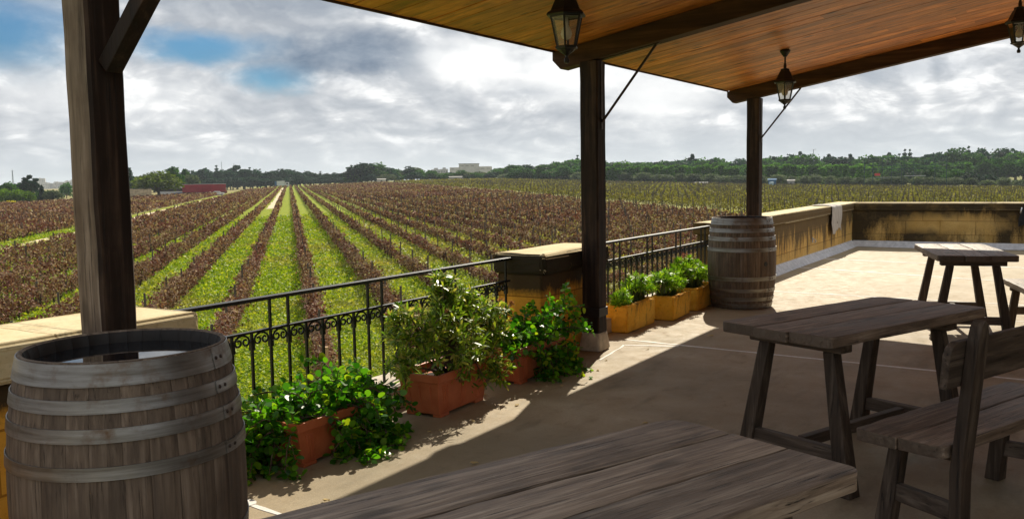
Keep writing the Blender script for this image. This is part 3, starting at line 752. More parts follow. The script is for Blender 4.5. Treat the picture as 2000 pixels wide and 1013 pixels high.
# ------------------------------------------------------------------ timber veranda
SL = .175
def roofz(y): return 2.578+SL*(3.78-y)
ver = empty('wooden_veranda', (7.0, 3.465, 0), 0, 'timber veranda with sloping board ceiling on dark square posts', 'veranda')
VX, VY = 7.0, 3.465
PX = (2.35, 7.0, 11.7)
for i, X in enumerate(PX):
    base = .16 if i == 1 else .0
    zt = roofz(3.465)-.165
    mb = MB()
    # slightly irregular square post
    N = 14
    for q in range(N):
        z0, z1 = base+(zt-base)*q/N, base+(zt-base)*(q+1)/N
    rings = []
    for q in range(N+1):
        z = base+(zt-base)*q/N
        j = [random.gauss(0, .0016) for _ in range(4)]; w = .0825
        c = .012
        rings.append([(sx*(w+j[0])-(sx*c if k else 0), sy*(w+j[1])-(0 if k else sy*c), z) for sx, sy in ((-1,-1),(1,-1),(1,1),(-1,1)) for k in ((0, 1) if (sx*sy > 0) else (1, 0))])
    b = len(mb.v)
    vs = [p for r_ in rings for p in r_]
    fs = [(q*8+k, q*8+(k+1) % 8, (q+1)*8+(k+1) % 8, (q+1)*8+k) for q in range(N) for k in range(8)]
    fs += [tuple(range(8))[::-1], tuple(N*8+k for k in range(8))]
    mb.add(vs, fs)
    p = mb.build('post', [M['post'], M['post_grey_lit']], ver, loc=(X-VX, 0, 0))
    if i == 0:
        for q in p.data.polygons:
            if q.normal[0] < -.8: q.material_index = 1  # open-side face painted paler for the skylight it gets
    if i == 1:
        p['label'] = 'dark post with concrete foot and iron strap in front of the pier'
        mb = MB(); mb.prism((0,0,.002), (0,0,.16), .215, .205, .17, .17); mb.build('concrete_foot', M['concrete'], p, bevel=.02, rough=.002)
        mb = MB(); mb.box(-.089, .089, -.089, .089, .30, .375); mb.build('iron_strap', M['metal_black'], p, bevel=.006)
    elif i == 0: p['label'] = 'nearest dark post rising behind the near barrel'
    else: p['label'] = 'farthest brown post rising behind the far barrel'
    # beams
    mb = MB(); h = .165; w = .075
    y0, y1 = 3.81-VY, -4.0-VY
    def bz(y): return roofz(y+VY)
    vs = []
    for y, zb in ((y0, bz(y0)-.075), (y0-.075, bz(y0-.075)-h), (y1, bz(y1)-h), (y1, bz(y1)-.002), (y0, bz(y0)-.002)):
        vs.append((y, zb))
    V = [(-w, y, z) for y, z in vs]+[(w, y, z) for y, z in vs]
    mb.add(V, [tuple(range(5)), tuple(range(9, 4, -1))]+[(k, (k+1) % 5, 5+(k+1) % 5, 5+k) for k in range(5)])
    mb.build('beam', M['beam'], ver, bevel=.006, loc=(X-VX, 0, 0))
    # braces
    if i == 0:
        mb = MB(); a = Vector((0, 3.36-VY, 1.98)); d = Vector((0, -.707, .707))
        mb.prism(a, a+d*.72, .075, .07, .075, .07, 0, (1,0,0), Vector((0,.707,.707)))
        br = mb.build('brace', M['post'], p, bevel=.005); br['label'] = 'thick wooden brace at the nearest post'
    else:
        yb = 2.885-VY; zb = roofz(2.885)-.165-.006
        mb = MB()
        a = Vector((0, -.0825-.006, 1.96)); c = Vector((0, yb, zb))
        mb.tube([a, c], .011, 6)
        mb.prism((0, -.0825-.004, 1.90), (0, -.0825-.004, roofz(3.38)-.18), .03, .006, .03, .006)
        mb.prism((0, -.09, roofz(3.375)-.165-.004), (0, yb-.03, roofz(2.855)-.165-.004), .03, .006, .03, .006, 0, (1,0,0), (0,0,1))
        mb.build('brace', M['metal_brown'], p)
# ceiling boards
mb = MB(); x = 2.27; xe = 11.775
while x < xe-.01:
    wd = min(random.choice((.18, .185, .19, .20)), xe-x)
    dz = random.gauss(0, .0012)
    # boards butt in lengths
    ys = [3.78, random.uniform(.4, 2.4), random.uniform(-2.6, -.8), -4.0]
    for ya, yb in zip(ys[:-1], ys[1:]):
        ya2, yb2 = ya-.001, yb+.001
        x0, x1 = x+.004, x+wd-.004
        V = [(x0-VX, ya2-VY, roofz(ya2)+dz), (x1-VX, ya2-VY, roofz(ya2)+dz), (x1-VX, yb2-VY, roofz(yb2)+dz), (x0-VX, yb2-VY, roofz(yb2)+dz)]
        V += [(p[0], p[1], p[2]+.02) for p in V]
        mb.add(V, [(0,1,2,3),(7,6,5,4),(0,4,5,1),(1,5,6,2),(2,6,7,3),(3,7,4,0)])
    x += wd
mb.build('ceiling', M['ceiling'], ver)
mb = MB(); V = [(2.27-VX, 3.775-VY, roofz(3.775)+.023), (xe-VX, 3.775-VY, roofz(3.775)+.023), (xe-VX, -4-VY, roofz(-4)+.023), (2.27-VX, -4-VY, roofz(-4)+.023)]
V += [(p[0], p[1], p[2]+.05) for p in V]
mb.add(V, [(0,1,2,3),(7,6,5,4),(0,4,5,1),(1,5,6,2),(2,6,7,3),(3,7,4,0)]); mb.build('roof_deck', M['beam'], ver)
mb = MB(); mb.box(2.27-VX, 4.6, 3.782-VY, 3.80-VY, roofz(3.79)-.012, roofz(3.79)+.075)
mb.v = [(min(p[0], xe-VX) if p[0] > 0 else p[0], p[1], p[2]) for p in mb.v]
mb.build('eave_board', M['beam'], ver, bevel=.003)

mb = MB(); mb.box(1.5-VX, 12.2-VX, -4.4-VY, -4.02-VY, 0.002, 4.6); mb.build('added_rear_wall', M['rear'], ver)  # unseen wall added to block skylight and darken the veranda

# ------------------------------------------------------------------ lanterns
def lantern(loc, ztop, label, rot, first=None):
    g = 'black hexagonal lanterns under the veranda'
    root = empty('lantern', loc, rot, label, 'lantern', g)    # loc = centre of the cap ring
    mb = MB(); drop = ztop-loc[2]
    mb.lathe([(.052, drop-.002), (.055, drop-.02), (.035, drop-.05), (.018, drop-.075)], 16); mb.build('ceiling_rose', M['metal_black'], root, auto=.6)
    mb = MB(); z = drop-.075; k = 0
    mb.tube([(0,0,drop-.07), (0,0,.15)], .009, 8)
    mb.lathe([(.014,.135),(.017,.16),(.012,.19)], 10); mb.build('rod', M['metal_brown'], root, auto=.6)
    mb = MB(); mb.lathe([(.122,-.012),(.126,-.004),(.118,.008),(.098,.022),(.078,.065),(.060,.10),(.050,.112),(.050,.128),(.020,.138)], 6); mb.build('lantern_cap', M['metal_black'], root)
    ht, hb, rt, rb = -.012, -.195, .098, .058
    mb = MB()
    for q in range(6):
        a = q*math.pi/3
        mb.tube([(rt*math.cos(a), rt*math.sin(a), ht), (rb*math.cos(a), rb*math.sin(a), hb)], .0065, 5)
    mb.lathe([(.052,-.208),(.070,-.200),(.072,-.19),(.062,-.184)], 6)
    mb.lathe([(.104,-.02),(.106,-.008),(.09,-.008),(.09,-.02)], 6, closed=True)
    mb.lathe([(.012,-.285),(.017,-.275),(.015,-.258),(.009,-.252),(.010,-.24),(.022,-.23),(.045,-.215),(.05,-.205)], 10)
    mb.build('lantern_frame', M['metal_black'], root)
    for q in range(6):
        a, b = q*math.pi/3+.03, (q+1)*math.pi/3-.03; k = .985
        mb = MB(); P = [(k*rt*math.cos(a), k*rt*math.sin(a), ht-.006), (k*rt*math.cos(b), k*rt*math.sin(b), ht-.006), (k*rb*math.cos(b), k*rb*math.sin(b), hb+.004), (k*rb*math.cos(a), k*rb*math.sin(a), hb+.004)]
        mb.add(P, [(0,1,2,3)]); mb.build('glass_pane', M['glass'], root)
    mb = MB(); mb.lathe([(.012,-.02),(.013,-.06),(.016,-.068),(.030,-.095),(.034,-.115),(.026,-.138),(.010,-.148),(.001,-.15)], 14); mb.build('bulb', M['bulb'], root, smooth=True)
    return root
LZ = -.10
l0 = lantern((4.84, 2.565, 2.46), roofz(2.565), 'largest black lantern hanging by the middle post, cut by the top edge', .35)
for loc, lb, rz in (((9.715, 2.56, 2.46), 'small black lantern hanging whole from the ceiling by the farthest post', .2), ((9.73, .418, 2.86), 'black lantern cut off by the right edge of the picture', .5)):
    c = copy_tree(l0); c.location = loc; c.rotation_euler = (0, 0, rz); c['label'] = lb

# ------------------------------------------------------------------ barrels
BH, RR, RBL = .96, .325, .379
def brad(z):
    t = 2*z/BH-1; return RR+(RBL-RR)*(1-abs(t)**2.2)
def make_barrel(label):
    root = empty('wine_barrel', (0,0,0), 0, label, 'barrel', 'old wine barrels beside the posts')
    mb = MB(); NS = 30; a0 = 0
    ws = np.random.default_rng(2).uniform(.75, 1.3, NS); ws = ws/ws.sum()*2*math.pi
    zs = np.linspace(.006, BH, 15)
    for wv in ws:
        e = .0025; angs = [a0+e*.4, a0+e+.006, a0+wv/2, a0+wv-e-.006, a0+wv-e*.4]; dr = [-.0016, 0, .0004, 0, -.0016]
        prof = [(brad(z), z) for z in zs]+[(RR-.006, BH+.002), (RR-.014, BH-.004), (RR-.022, BH-.03), (RR-.024, BH-.10)]
        V = [((r+d)*math.cos(a), (r+d)*math.sin(a), z) for r, z in prof for a, d in zip(angs, dr)]
        L = len(prof); mb.add(V, [(i*5+j, i*5+j+1, i*5+j+6, i*5+j+5) for i in range(L-3) for j in range(4)])
        k0 = (L-3)*5; mb.add(V[k0:], [(i*5+j, i*5+j+1, i*5+j+6, i*5+j+5) for i in range(2) for j in range(4)], 1)
        a0 += wv
    mb.build('staves', [M['stave'], M['char']], root, auto=.7)
    for f0, f1 in ((.004,.075),(.115,.158),(.205,.25),(.325,.368),(.64,.685),(.77,.81),(.865,.905),(.935,.985)):
        z0, z1 = BH*(1-f1), BH*(1-f0); mb = MB()
        k = [z0, (z0+z1)/2, z1]
        prof = [(brad(z)+.0022, z) for z in k]+[(brad(z)+.0055, z) for z in reversed(k)]
        mb.lathe(prof, 72, closed=True)
        oa = .25+random.uniform(-.03, .03)     # riveted overlap
        zc = (z0+z1)/2; rr = brad(zc)
        n = 8; vs = []
        for i in range(n+1):
            a = oa-.09+.18*i/n
            for z in (z0+.001, z1-.001): vs.append(((brad(z)+.0085)*math.cos(a), (brad(z)+.0085)*math.sin(a), z))
        for a in (oa-.09, oa+.09):
            for z in (z0+.001, z1-.001): vs.append(((brad(z)+.004)*math.cos(a), (brad(z)+.004)*math.sin(a), z))
        mb.add(vs, [(2*i, 2*i+1, 2*i+3, 2*i+2) for i in range(n)]+[(0,1,2*n+3,2*n+2),(2*n,2*n+1,2*n+5,2*n+4)])
        h = mb.build('hoop', M['hoop'], root, auto=.5)
        for da in (-.045, .045):
            a = oa+da; mb = MB(); c = Vector((math.cos(a), math.sin(a), 0))
            p = c*(rr+.007)+Vector((0,0,zc)); t = Vector((-math.sin(a), math.cos(a), 0))
            mb.tube([p, p+c*.004, p+c*.006], [.007, .006, .001], 8); mb.build('rivet', M['metal_brown'], h, smooth=True)
    # recessed head of planks
    mb = MB(); hr = RR-.025; ed = [-hr, -.17, -.06, .07, .18, hr]
    for a, b in zip(ed[:-1], ed[1:]):
        a2, b2 = a+.0015, b-.0015; n = 10
        top = [(x, math.sqrt(max(0, hr*hr-x*x)), BH-.07) for x in np.linspace(a2, b2, n)]; bot = [(x, -math.sqrt(max(0, hr*hr-x*x)), BH-.07) for x in np.linspace(b2, a2, n)]
        mb.add(top+bot, [tuple(range(2*n))])
    mb.build('barrel_head', M['char'], root)
    # bung hole
    a = .02; zc = BH*.50; c = Vector((math.cos(a), math.sin(a), 0)); t = Vector((-math.sin(a), math.cos(a), 0)); mb = MB()
    p = c*(brad(zc)-.01)+Vector((0,0,zc)); n = 16
    mb.tube([p, p+c*.0125], .024, 16); mb.build('bung_hole', M['metal_black'], root)
    return root
b1 = make_barrel('large weathered wine barrel in the left foreground with water on its head')
b1.location = (1.90, 2.72, 0); b1.rotation_euler = (0, 0, R(-84)) 
b2 = copy_tree(b1); [bpy.data.objects.remove(c) for c in list(b1.children) if c.name.startswith('bung_hole')]; b2.location = (10.10, 3.13, 0); b2.scale = (1, 1, 1.06); b2['label'] = 'sunlit wine barrel with a dark bung hole in front of the farthest post'
b2.rotation_euler = (0, 0, R(-121))
mb = MB(); mb.lathe([(.001, 0), (RR-.026, 0), (RR-.026, -.006)], 64)
w = mb.build('rain_water', M['water'], loc=(1.90, 2.72, BH-.042)); tag(w, 'dark rain water pooled on the head of the nearest barrel', 'water')

# ------------------------------------------------------------------ tables and benches
def plank_outline(x0, x1, y0, y1, rl, rr_, jit=.0022):
    """outline with corner radii rl=(bl,tl) at x0 and rr_=(br,tr) at x1, slightly wavy"""
    P = []
    def arc(cx, cy, r, a0, a1):
        n = 7
        for i in range(n+1):
            a = a0+(a1-a0)*i/n; P.append((cx+r*math.cos(a), cy+r*math.sin(a)))
    def run(xa, xb, y):
        n = 16
        for i in range(1, n): P.append((xa+(xb-xa)*i/n, y+random.gauss(0, jit)))
    arc(x0+rl[0], y0+rl[0], rl[0], math.pi, 1.5*math.pi); run(x0+rl[0], x1-rr_[0], y0)
    arc(x1-rr_[0], y0+rr_[0], rr_[0], 1.5*math.pi, 2*math.pi)
    arc(x1-rr_[1], y1-rr_[1], rr_[1], 0, .5*math.pi); run(x1-rr_[1], x0+rl[1], y1)
    arc(x0+rl[1], y1-rl[1], rl[1], .5*math.pi, math.pi)
    return P
def slab(mb, P, z0, z1):
    n = len(P); mb.add([(x, y, z0) for x, y in P]+[(x, y, z1) for x, y in P], [tuple(range(n))[::-1], tuple(range(n, 2*n))]+[(i, (i+1) % n, n+(i+1) % n, n+i) for i in range(n)])
TZ = .77
def make_table(label, loc, rz):
    root = empty('picnic_table', loc, rz, label, 'table', 'weathered wooden tables on the terrace')
    mb = MB(); L, W = 1.40, .64; e = [-W/2, -W/2+.225, -W/2+.42, W/2]
    slab(mb, plank_outline(-L/2, L/2, e[0], e[1]-.0035, (.035, .006), (.04, .006)), TZ-.052, TZ)
    slab(mb, plank_outline(-L/2-.012, L/2+.006, e[1]+.0035, e[2]-.0035, (.006, .006), (.006, .006)), TZ-.052, TZ-.002)
    slab(mb, plank_outline(-L/2+.01, L/2, e[2]+.0035, e[3], (.006, .035), (.006, .07)), TZ-.053, TZ-.001)
    mb.build('tabletop', M['table'], root, bevel=.009, seg=3, auto=.6)
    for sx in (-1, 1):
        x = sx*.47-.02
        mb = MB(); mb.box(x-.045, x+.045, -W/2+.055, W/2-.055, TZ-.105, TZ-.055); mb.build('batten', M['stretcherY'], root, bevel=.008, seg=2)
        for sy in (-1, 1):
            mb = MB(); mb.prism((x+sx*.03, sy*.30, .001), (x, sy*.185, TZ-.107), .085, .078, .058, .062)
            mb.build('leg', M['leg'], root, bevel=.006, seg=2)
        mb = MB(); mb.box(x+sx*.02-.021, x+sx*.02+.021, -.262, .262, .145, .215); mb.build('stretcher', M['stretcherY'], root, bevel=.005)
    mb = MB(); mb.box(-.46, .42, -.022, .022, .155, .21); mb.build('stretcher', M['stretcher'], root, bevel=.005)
    return root
t1 = make_table('grey plank table in the foreground, nearest the camera, cut by the bottom edge', (1.777, .963, 0), R(-22))
t2 = copy_tree(t1); t2.location = (4.88, .90, 0); t2.rotation_euler = (0, 0, R(-22.5)); t2['label'] = 'shaded plank table behind the bench, in the middle right of the terrace'
t3 = copy_tree(t1); t3.location = (9.33, .81, 0); t3.rotation_euler = (0, 0, R(15.5)); t3['label'] = 'half sunlit plank table farthest away, near the back wall'
SZ = .45
def make_bench(label, loc, rz):
    root = empty('bench', loc, rz, label, 'bench', 'wooden benches with backs')
    L, W = 1.32, .37; mb = MB()
    slab(mb, plank_outline(-L/2, L/2, .003, W/2, (.006, .025), (.006, .025)), SZ-.05, SZ)
    slab(mb, plank_outline(-L/2+.008, L/2, -W/2, -.001, (.05, .006), (.05, .006)), SZ-.05, SZ-.001)
    mb.build('seat', M['table'], root, bevel=.008, seg=3, auto=.6)
    for sx in (-1, 1):
        x = sx*.455
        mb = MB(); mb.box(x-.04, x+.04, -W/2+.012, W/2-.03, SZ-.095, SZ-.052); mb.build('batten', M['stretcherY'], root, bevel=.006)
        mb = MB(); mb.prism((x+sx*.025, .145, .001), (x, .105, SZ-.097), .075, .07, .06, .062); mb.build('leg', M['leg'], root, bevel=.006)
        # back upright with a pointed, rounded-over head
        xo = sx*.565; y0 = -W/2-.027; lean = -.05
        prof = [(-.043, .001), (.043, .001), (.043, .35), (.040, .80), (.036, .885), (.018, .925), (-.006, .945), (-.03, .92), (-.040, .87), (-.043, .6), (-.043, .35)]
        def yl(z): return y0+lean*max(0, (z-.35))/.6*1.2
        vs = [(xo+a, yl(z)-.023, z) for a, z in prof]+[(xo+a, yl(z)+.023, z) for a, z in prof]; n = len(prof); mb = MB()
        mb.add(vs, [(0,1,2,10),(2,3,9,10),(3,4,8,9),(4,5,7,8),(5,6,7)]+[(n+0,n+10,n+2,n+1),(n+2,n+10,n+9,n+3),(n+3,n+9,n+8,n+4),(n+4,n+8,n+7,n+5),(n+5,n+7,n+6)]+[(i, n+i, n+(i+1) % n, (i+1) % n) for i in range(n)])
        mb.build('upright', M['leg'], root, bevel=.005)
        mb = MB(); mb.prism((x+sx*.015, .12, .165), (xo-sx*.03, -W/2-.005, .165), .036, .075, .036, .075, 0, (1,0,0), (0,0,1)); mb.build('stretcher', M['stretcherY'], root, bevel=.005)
    mb = MB(); yb = -W/2-.027+.03; 
    def yl2(z): return -W/2-.027-.05*max(0, (z-.35))/.6*1.2+.026
    P = [(-.70, .685), (.70, .685), (.70, .855), (-.655, .865), (-.69, .85), (-.705, .82)]
    vs = [(x, yl2(z), z) for x, z in P]+[(x, yl2(z)+.032, z) for x, z in P]; n = 6
    mb.add(vs, [tuple(range(n)), tuple(range(2*n-1, n-1, -1))]+[(i, n+i, n+(i+1) % n, (i+1) % n) for i in range(n)])
    mb.build('backrest', M['stretcher'], root, bevel=.007)
    return root
be1 = make_bench('dark wooden bench with plank back at the right, between two plank tables', (4.388, .297, 0), R(-22))
be2 = copy_tree(be1); be2.location = (9.33, .155, 0); be2.rotation_euler = (0, 0, R(15)); be2['label'] = 'sunlit wooden bench cut by the right edge beside the farthest table'

# ------------------------------------------------------------------ planters and plants
def plastic_planter(loc, rz, label, L, W, H):
    root = empty('plastic_planter', loc, rz, label, 'planter', 'terracotta coloured plastic planters')
    mb = MB(); t = .012; b = .86
    def ring(l, w, z): return [(-l/2,-w/2,z),(l/2,-w/2,z),(l/2,w/2,z),(-l/2,w/2,z)]
    R_ = [ring(L*b, W*b, .02), ring(L, W, H-.05), ring(L+.03, W+.03, H-.05), ring(L+.035, W+.035, H), ring(L-.01, W-.01, H), ring(L-.02, W-.02, H-.06)]
    vs = [p for r_ in R_ for p in r_]
    fs = [(3,2,1,0), (20,21,22,23)]+[(q*4+k, q*4+(k+1) % 4, (q+1)*4+(k+1) % 4, (q+1)*4+k) for q in range(5) for k in range(4)]
    mb.add(vs, fs)
    mb.build('pot', M['terracotta'], root, bevel=.006, seg=2)
    mb = MB()          # moulded ribs and feet
    for f in (-.40, -.36, -.32, -.04, 0, .04, .32, .36, .40):
        for sy in (-1, 1):
            mb.prism((f*L*b, sy*W*b/2, .04), (f*L, sy*(W/2-.002), H-.075), .010, .012, .010, .012)
    for f in (-.28, 0, .28):
        for sx in (-1, 1):
            mb.prism((sx*L*b/2, f*W*b, .04), (sx*(L/2-.002), f*W, H-.075), .012, .010, .012, .010)
    mb.build('rib', M['terracotta'], root, bevel=.003, seg=1)['kind'] = 'stuff'
    for sx in (-1, 1):
        for sy in (-1, 1):
            mb = MB(); mb.box(sx*L*.34-.05, sx*L*.34+.05, sy*W*.34-.03, sy*W*.34+.03, .001, .021); mb.build('foot', M['terracotta'], root, bevel=.004)
    mb = MB(); n = 12; V = [(-(L-.02)/2+(L-.02)*i/n, -(W-.02)/2+(W-.02)*j/n, H-.055+random.gauss(0,.006)) for j in range(n+1) for i in range(n+1)]
    mb.add(V, [(j*(n+1)+i, j*(n+1)+i+1, (j+1)*(n+1)+i+1, (j+1)*(n+1)+i) for j in range(n) for i in range(n)]); mb.build('soil', M['soil'], root, smooth=True)
    return root
plastic_planter((3.62, 3.50, 0), R(1), 'terracotta planter nearest the foreground barrel, mostly hidden by round leaves', .60, .27, .25)
plastic_planter((4.77, 3.46, 0), R(2), 'middle terracotta planter holding the tall narrow leaved shrub', .62, .30, .285)
plastic_planter((5.83, 3.48, 0), R(1), 'terracotta planter beside the orange pier with trailing stems', .70, .29, .275)

def trailing_plant(name, label, base, H, stems, leaf, seed):
    """stems: list of (start offset, azimuth, elevation, length, droop)"""
    rng = np.random.default_rng(seed); rr = random.Random(seed)
    root = empty(name, base, 0, label, 'plant', 'plants in the terracotta planters')
    mb = MB(); pos, T, Nn, sz = [], [], [], []
    def grow(p, d, L, droop, lev, r0):
        step = .018; n = max(3, int(L/step)); pts = [p.copy()]
        side = 1
        for i in range(n):
            d = (d+Vector((rr.gauss(0,.10), rr.gauss(0,.10), rr.gauss(0,.08)))+Vector((0,0,-droop*step*(1+1.4*i/n)))).normalized()
            q = p+d*step
            if q.z+base[2] < .02: q.z = .02-base[2]; d.z = abs(d.z)*.1
            if base[1]+q.y > 3.80 and q.z < .2: q.y = 3.80-base[1]
            p = q; pts.append(p.copy())
            if i > n*.10 or lev:
                for s_ in (-1, 1):
                    if rr.random() < .14: continue
                    a = d.cross(Vector((0,0,1)));
                    if a.length < .1: a = Vector((1,0,0))
                    a.normalize(); b = a.cross(d).normalized()
                    ang = rr.uniform(-.9, .9)+(i % 2)*1.5
                    out = (a*math.cos(ang)+b*math.sin(ang))*s_
                    t = (out+d*.45).normalized()
                    nm = (Vector((.25,.1,.75))+Vector((rr.gauss(0,.45), rr.gauss(0,.45), rr.gauss(0,.35)))).normalized()
                    nm = (nm-t*nm.dot(t)).normalized()
                    pos.append(p+t*.006); T.append(t); Nn.append(nm); sz.append(leaf*rr.uniform(.5, 1.35))
            if lev < 1 and i > 2 and i % 6 == 3 and i < n-4:
                a = rr.uniform(0, 6.28); dd = (d+Vector((math.cos(a), math.sin(a), rr.uniform(-.1, .7)))*.9).normalized()
                grow(p.copy(), dd, L*rr.uniform(.18, .42), droop*.8, lev+1, r0*.6)
        k = max(2, len(pts)//5); pp = pts[::k]+[pts[-1]]
        mb.tube(pp, [r0*(1-.7*i/len(pp)) for i in range(len(pp))], 5)
    for (ox, oy, az_, el_, L, dr) in stems:
        grow(Vector((ox, oy, H)), Vector((math.cos(az_)*math.cos(el_), math.sin(az_)*math.cos(el_), math.sin(el_))), L, dr, 0, .006)
    mb.build('stems', M['twig'], root, smooth=True)
    pos, T, Nn, sz = map(np.array, (pos, T, Nn, sz)); B = np.cross(Nn, T)
    V, Fq = scatter(T_OCT, 8, pos, T, B, Nn, sz*1.12, sz)
    mesh_np('leaves', V, Fq, M['round'], root)
    return root
rs = random.Random(41)
st = []
for i in range(52):
    a = rs.uniform(-1.2, 3.4); st.append((rs.uniform(-.26, .28), rs.uniform(-.09, .09), a, rs.uniform(.35, 1.25), rs.uniform(.28, .50), rs.uniform(2.6, 5.5)))
for i in range(15):   # thick fall over the terrace side towards the right
    st.append((rs.uniform(-.02, .30), -.09, rs.uniform(-1.9, -.6), rs.uniform(.1, .6), rs.uniform(.38, .56), rs.uniform(8, 12)))
for i in range(20):
    st.append((rs.uniform(-.28, -.1), rs.uniform(-.08,.10), rs.uniform(1.7, 3.6), rs.uniform(.2, .8), rs.uniform(.32, .55), rs.uniform(3.5, 6)))
for i in range(12):
    st.append((rs.uniform(.1, .28), rs.uniform(-.05,.08), rs.uniform(-.6, .6), rs.uniform(.4, .9), rs.uniform(.35, .55), rs.uniform(2.5, 5)))
trailing_plant('trailing_shrub', 'round leaved trailing plant spilling over the planter nearest the barrel', (3.62, 3.50, .19), 0, st, .034, 5)
st = []
for i in range(34): st.append((rs.uniform(-.28, .30), rs.uniform(-.09, .09), rs.uniform(0, 6.28), rs.uniform(.6, 1.35), rs.uniform(.2, .42), rs.uniform(2.0, 5.0)))
for a, e, L, d in ((-.2, 1.25, .52, 1.2), (.3, 1.15, .5, 1.4), (-2.6, 1.2, .46, 1.4), (.1, .85, .66, 1.8), (-.3, 1.0, .7, 2.2), (-.5, .9, .66, 1.6), (-.2, .75, .62, 2.5), (-.75, .8, .50, 2.2), (-.35, .5, .6, 4.2), (-.9, .45, .5, 4.5), (-.6, .3, .55, 5.0), (2.5, .9, .4, 2.), (2.9, 1.1, .42, 1.5)): st.append((rs.uniform(.0, .25) if a < 0 else -.2, 0, a, e, L, d))
for i in range(14): st.append((rs.uniform(-.2, .30), -.11, rs.uniform(-2.0, -.6), rs.uniform(.0, .4), rs.uniform(.25, .42), rs.uniform(7, 11)))
trailing_plant('trailing_shrub', 'round leaved plant with long stems reaching over the pier', (5.83, 3.48, .215), 0, st, .033, 9)

def narrow_shrub():
    base = (4.79, 3.47, .23); rr = random.Random(17)
    root = empty('shrub', base, 0, 'tall yellow green shrub with narrow leaves in the middle planter', 'shrub', 'plants in the terracotta planters')
    mb = MB(); pos, T, Nn, sl = [], [], [], []
    fpos = []
    def rosette(p, d, big):
        k = rr.randint(13, 19); a0 = rr.uniform(0, 6.28); u = d.cross(Vector((.3,.8,.5))).normalized(); v = d.cross(u).normalized()
        for i in range(k):
            a = a0+i*2.4; el = rr.uniform(-.35, 1.15)
            t = ((u*math.cos(a)+v*math.sin(a))*math.cos(el)+d*math.sin(el)).normalized()
            nm = (d-t*d.dot(t)); nm = nm.normalized() if nm.length > .05 else u
            pos.append(p-d*rr.uniform(0, .05)); T.append(t); Nn.append((nm+Vector((rr.gauss(0,.3), rr.gauss(0,.3), rr.gauss(0,.3)))).normalized()); sl.append(big*rr.uniform(.7, 1.15))
    tips = []
    # lobes of the crown (offset from base, radius)
    lobes = [((.04,.02,.60), .14, 30), ((.0,.0,.46), .17, 40), ((.15,-.02,.36), .22, 46), ((-.27,-.02,.34), .20, 44), ((-.10,-.10,.20), .24, 50), ((.40,-.04,.27), .21, 46), ((.28,.04,.46), .13, 18), ((-.36,.05,.42), .12, 16), ((.50,-.02,.36), .10, 14), ((.08,-.17,.10), .17, 26), ((.30,-.20,-.03), .12, 16), ((-.46,-.04,.17), .13, 18), ((.56,-.06,.20), .12, 16)]
    root_p = Vector((0,0,-.01))
    for (c, r, n) in lobes:
        c = Vector((c[0]*1.06, c[1], c[2]*.86))
        mid = c*.5+Vector((rr.gauss(0,.03), rr.gauss(0,.03), -.02))
        mb.tube([root_p+Vector((rr.gauss(0,.03), rr.gauss(0,.02), 0)), mid, c], [.011, .008, .006], 6)
        for i in range(n):
            d = Vector((rr.gauss(0,1), rr.gauss(0,1), rr.gauss(.25,1))).normalized()
            p = c+Vector((d.x*r, d.y*r*.8, d.z*r))*rr.uniform(.45, 1.25)
            dd = (d+Vector((0,0,.55))).normalized()
            mb.tube([c+(p-c)*.15, c+(p-c)*.6+Vector((0,0,-.01)), p], [.004, .003, .002], 4)
            rosette(p, dd, .062)
            if rr.random() < .022: fpos.append(p+dd*.03)
    mb.build('branches', M['twig'], root, smooth=True)
    pos, T, Nn, sl = map(np.array, (pos, T, Nn, sl)); B = np.cross(Nn, T); B /= np.linalg.norm(B, axis=1)[:, None]; Nn = np.cross(T, B)
    V, Fq = scatter(T_NAR, 6, pos, T, B, Nn, sl, sl*.27)
    mesh_np('leaves', V, Fq, M['narrow'], root)
    fpos.append(Vector((-.01,-.17,.24))); fpos.append(Vector((-.10,-.10,.42)))
    for p in fpos:
        q = np.array([list(p)]*22)+np.random.default_rng(1).normal(0, .006, (22, 3)); t, b, nn = rand_rot(22, np.random.default_rng(int(abs(p[0])*1e4)+1))
        V, Fq = scatter(T_NAR, 6, q, t, b, nn, np.full(22, .03), np.full(22, .012)); mesh_np('flower', V, Fq, M['deadflower'], root)
narrow_shrub()

def trough(loc, L, W, H, label, seed):
    rr = random.Random(seed)
    root = empty('stone_trough', loc, R(rr.uniform(1, 4)), label, 'trough', 'yellow stone troughs in a row')
    mb = MB(); t = .05
    def ring(l, w, z): return [(-l/2,-w/2,z),(l/2,-w/2,z),(l/2,w/2,z),(-l/2,w/2,z)]
    R_ = [ring(L*.95, W*.92, .002), ring(L, W, H), ring(L-2*t, W-2*t, H), ring(L-2*t-.02, W-2*t-.02, H-.07)]
    mb.add([p for r_ in R_ for p in r_], [(3,2,1,0), (12,13,14,15)]+[(q*4+k, q*4+(k+1) % 4, (q+1)*4+(k+1) % 4, (q+1)*4+k) for q in range(3) for k in range(4)])
    mb.build('trough_body', M['trough'], root, bevel=.018, seg=2, sub=4, rough=.0035)
    mb = MB(); n = 8; V = [(-(L-2*t)/2+(L-2*t)*i/n, -(W-2*t)/2+(W-2*t)*j/n, H-.05+random.gauss(0,.006)) for j in range(n+1) for i in range(n+1)]
    mb.add(V, [(j*(n+1)+i, j*(n+1)+i+1, (j+1)*(n+1)+i+1, (j+1)*(n+1)+i) for j in range(n) for i in range(n)]); mb.build('soil', M['soil'], root, smooth=True)
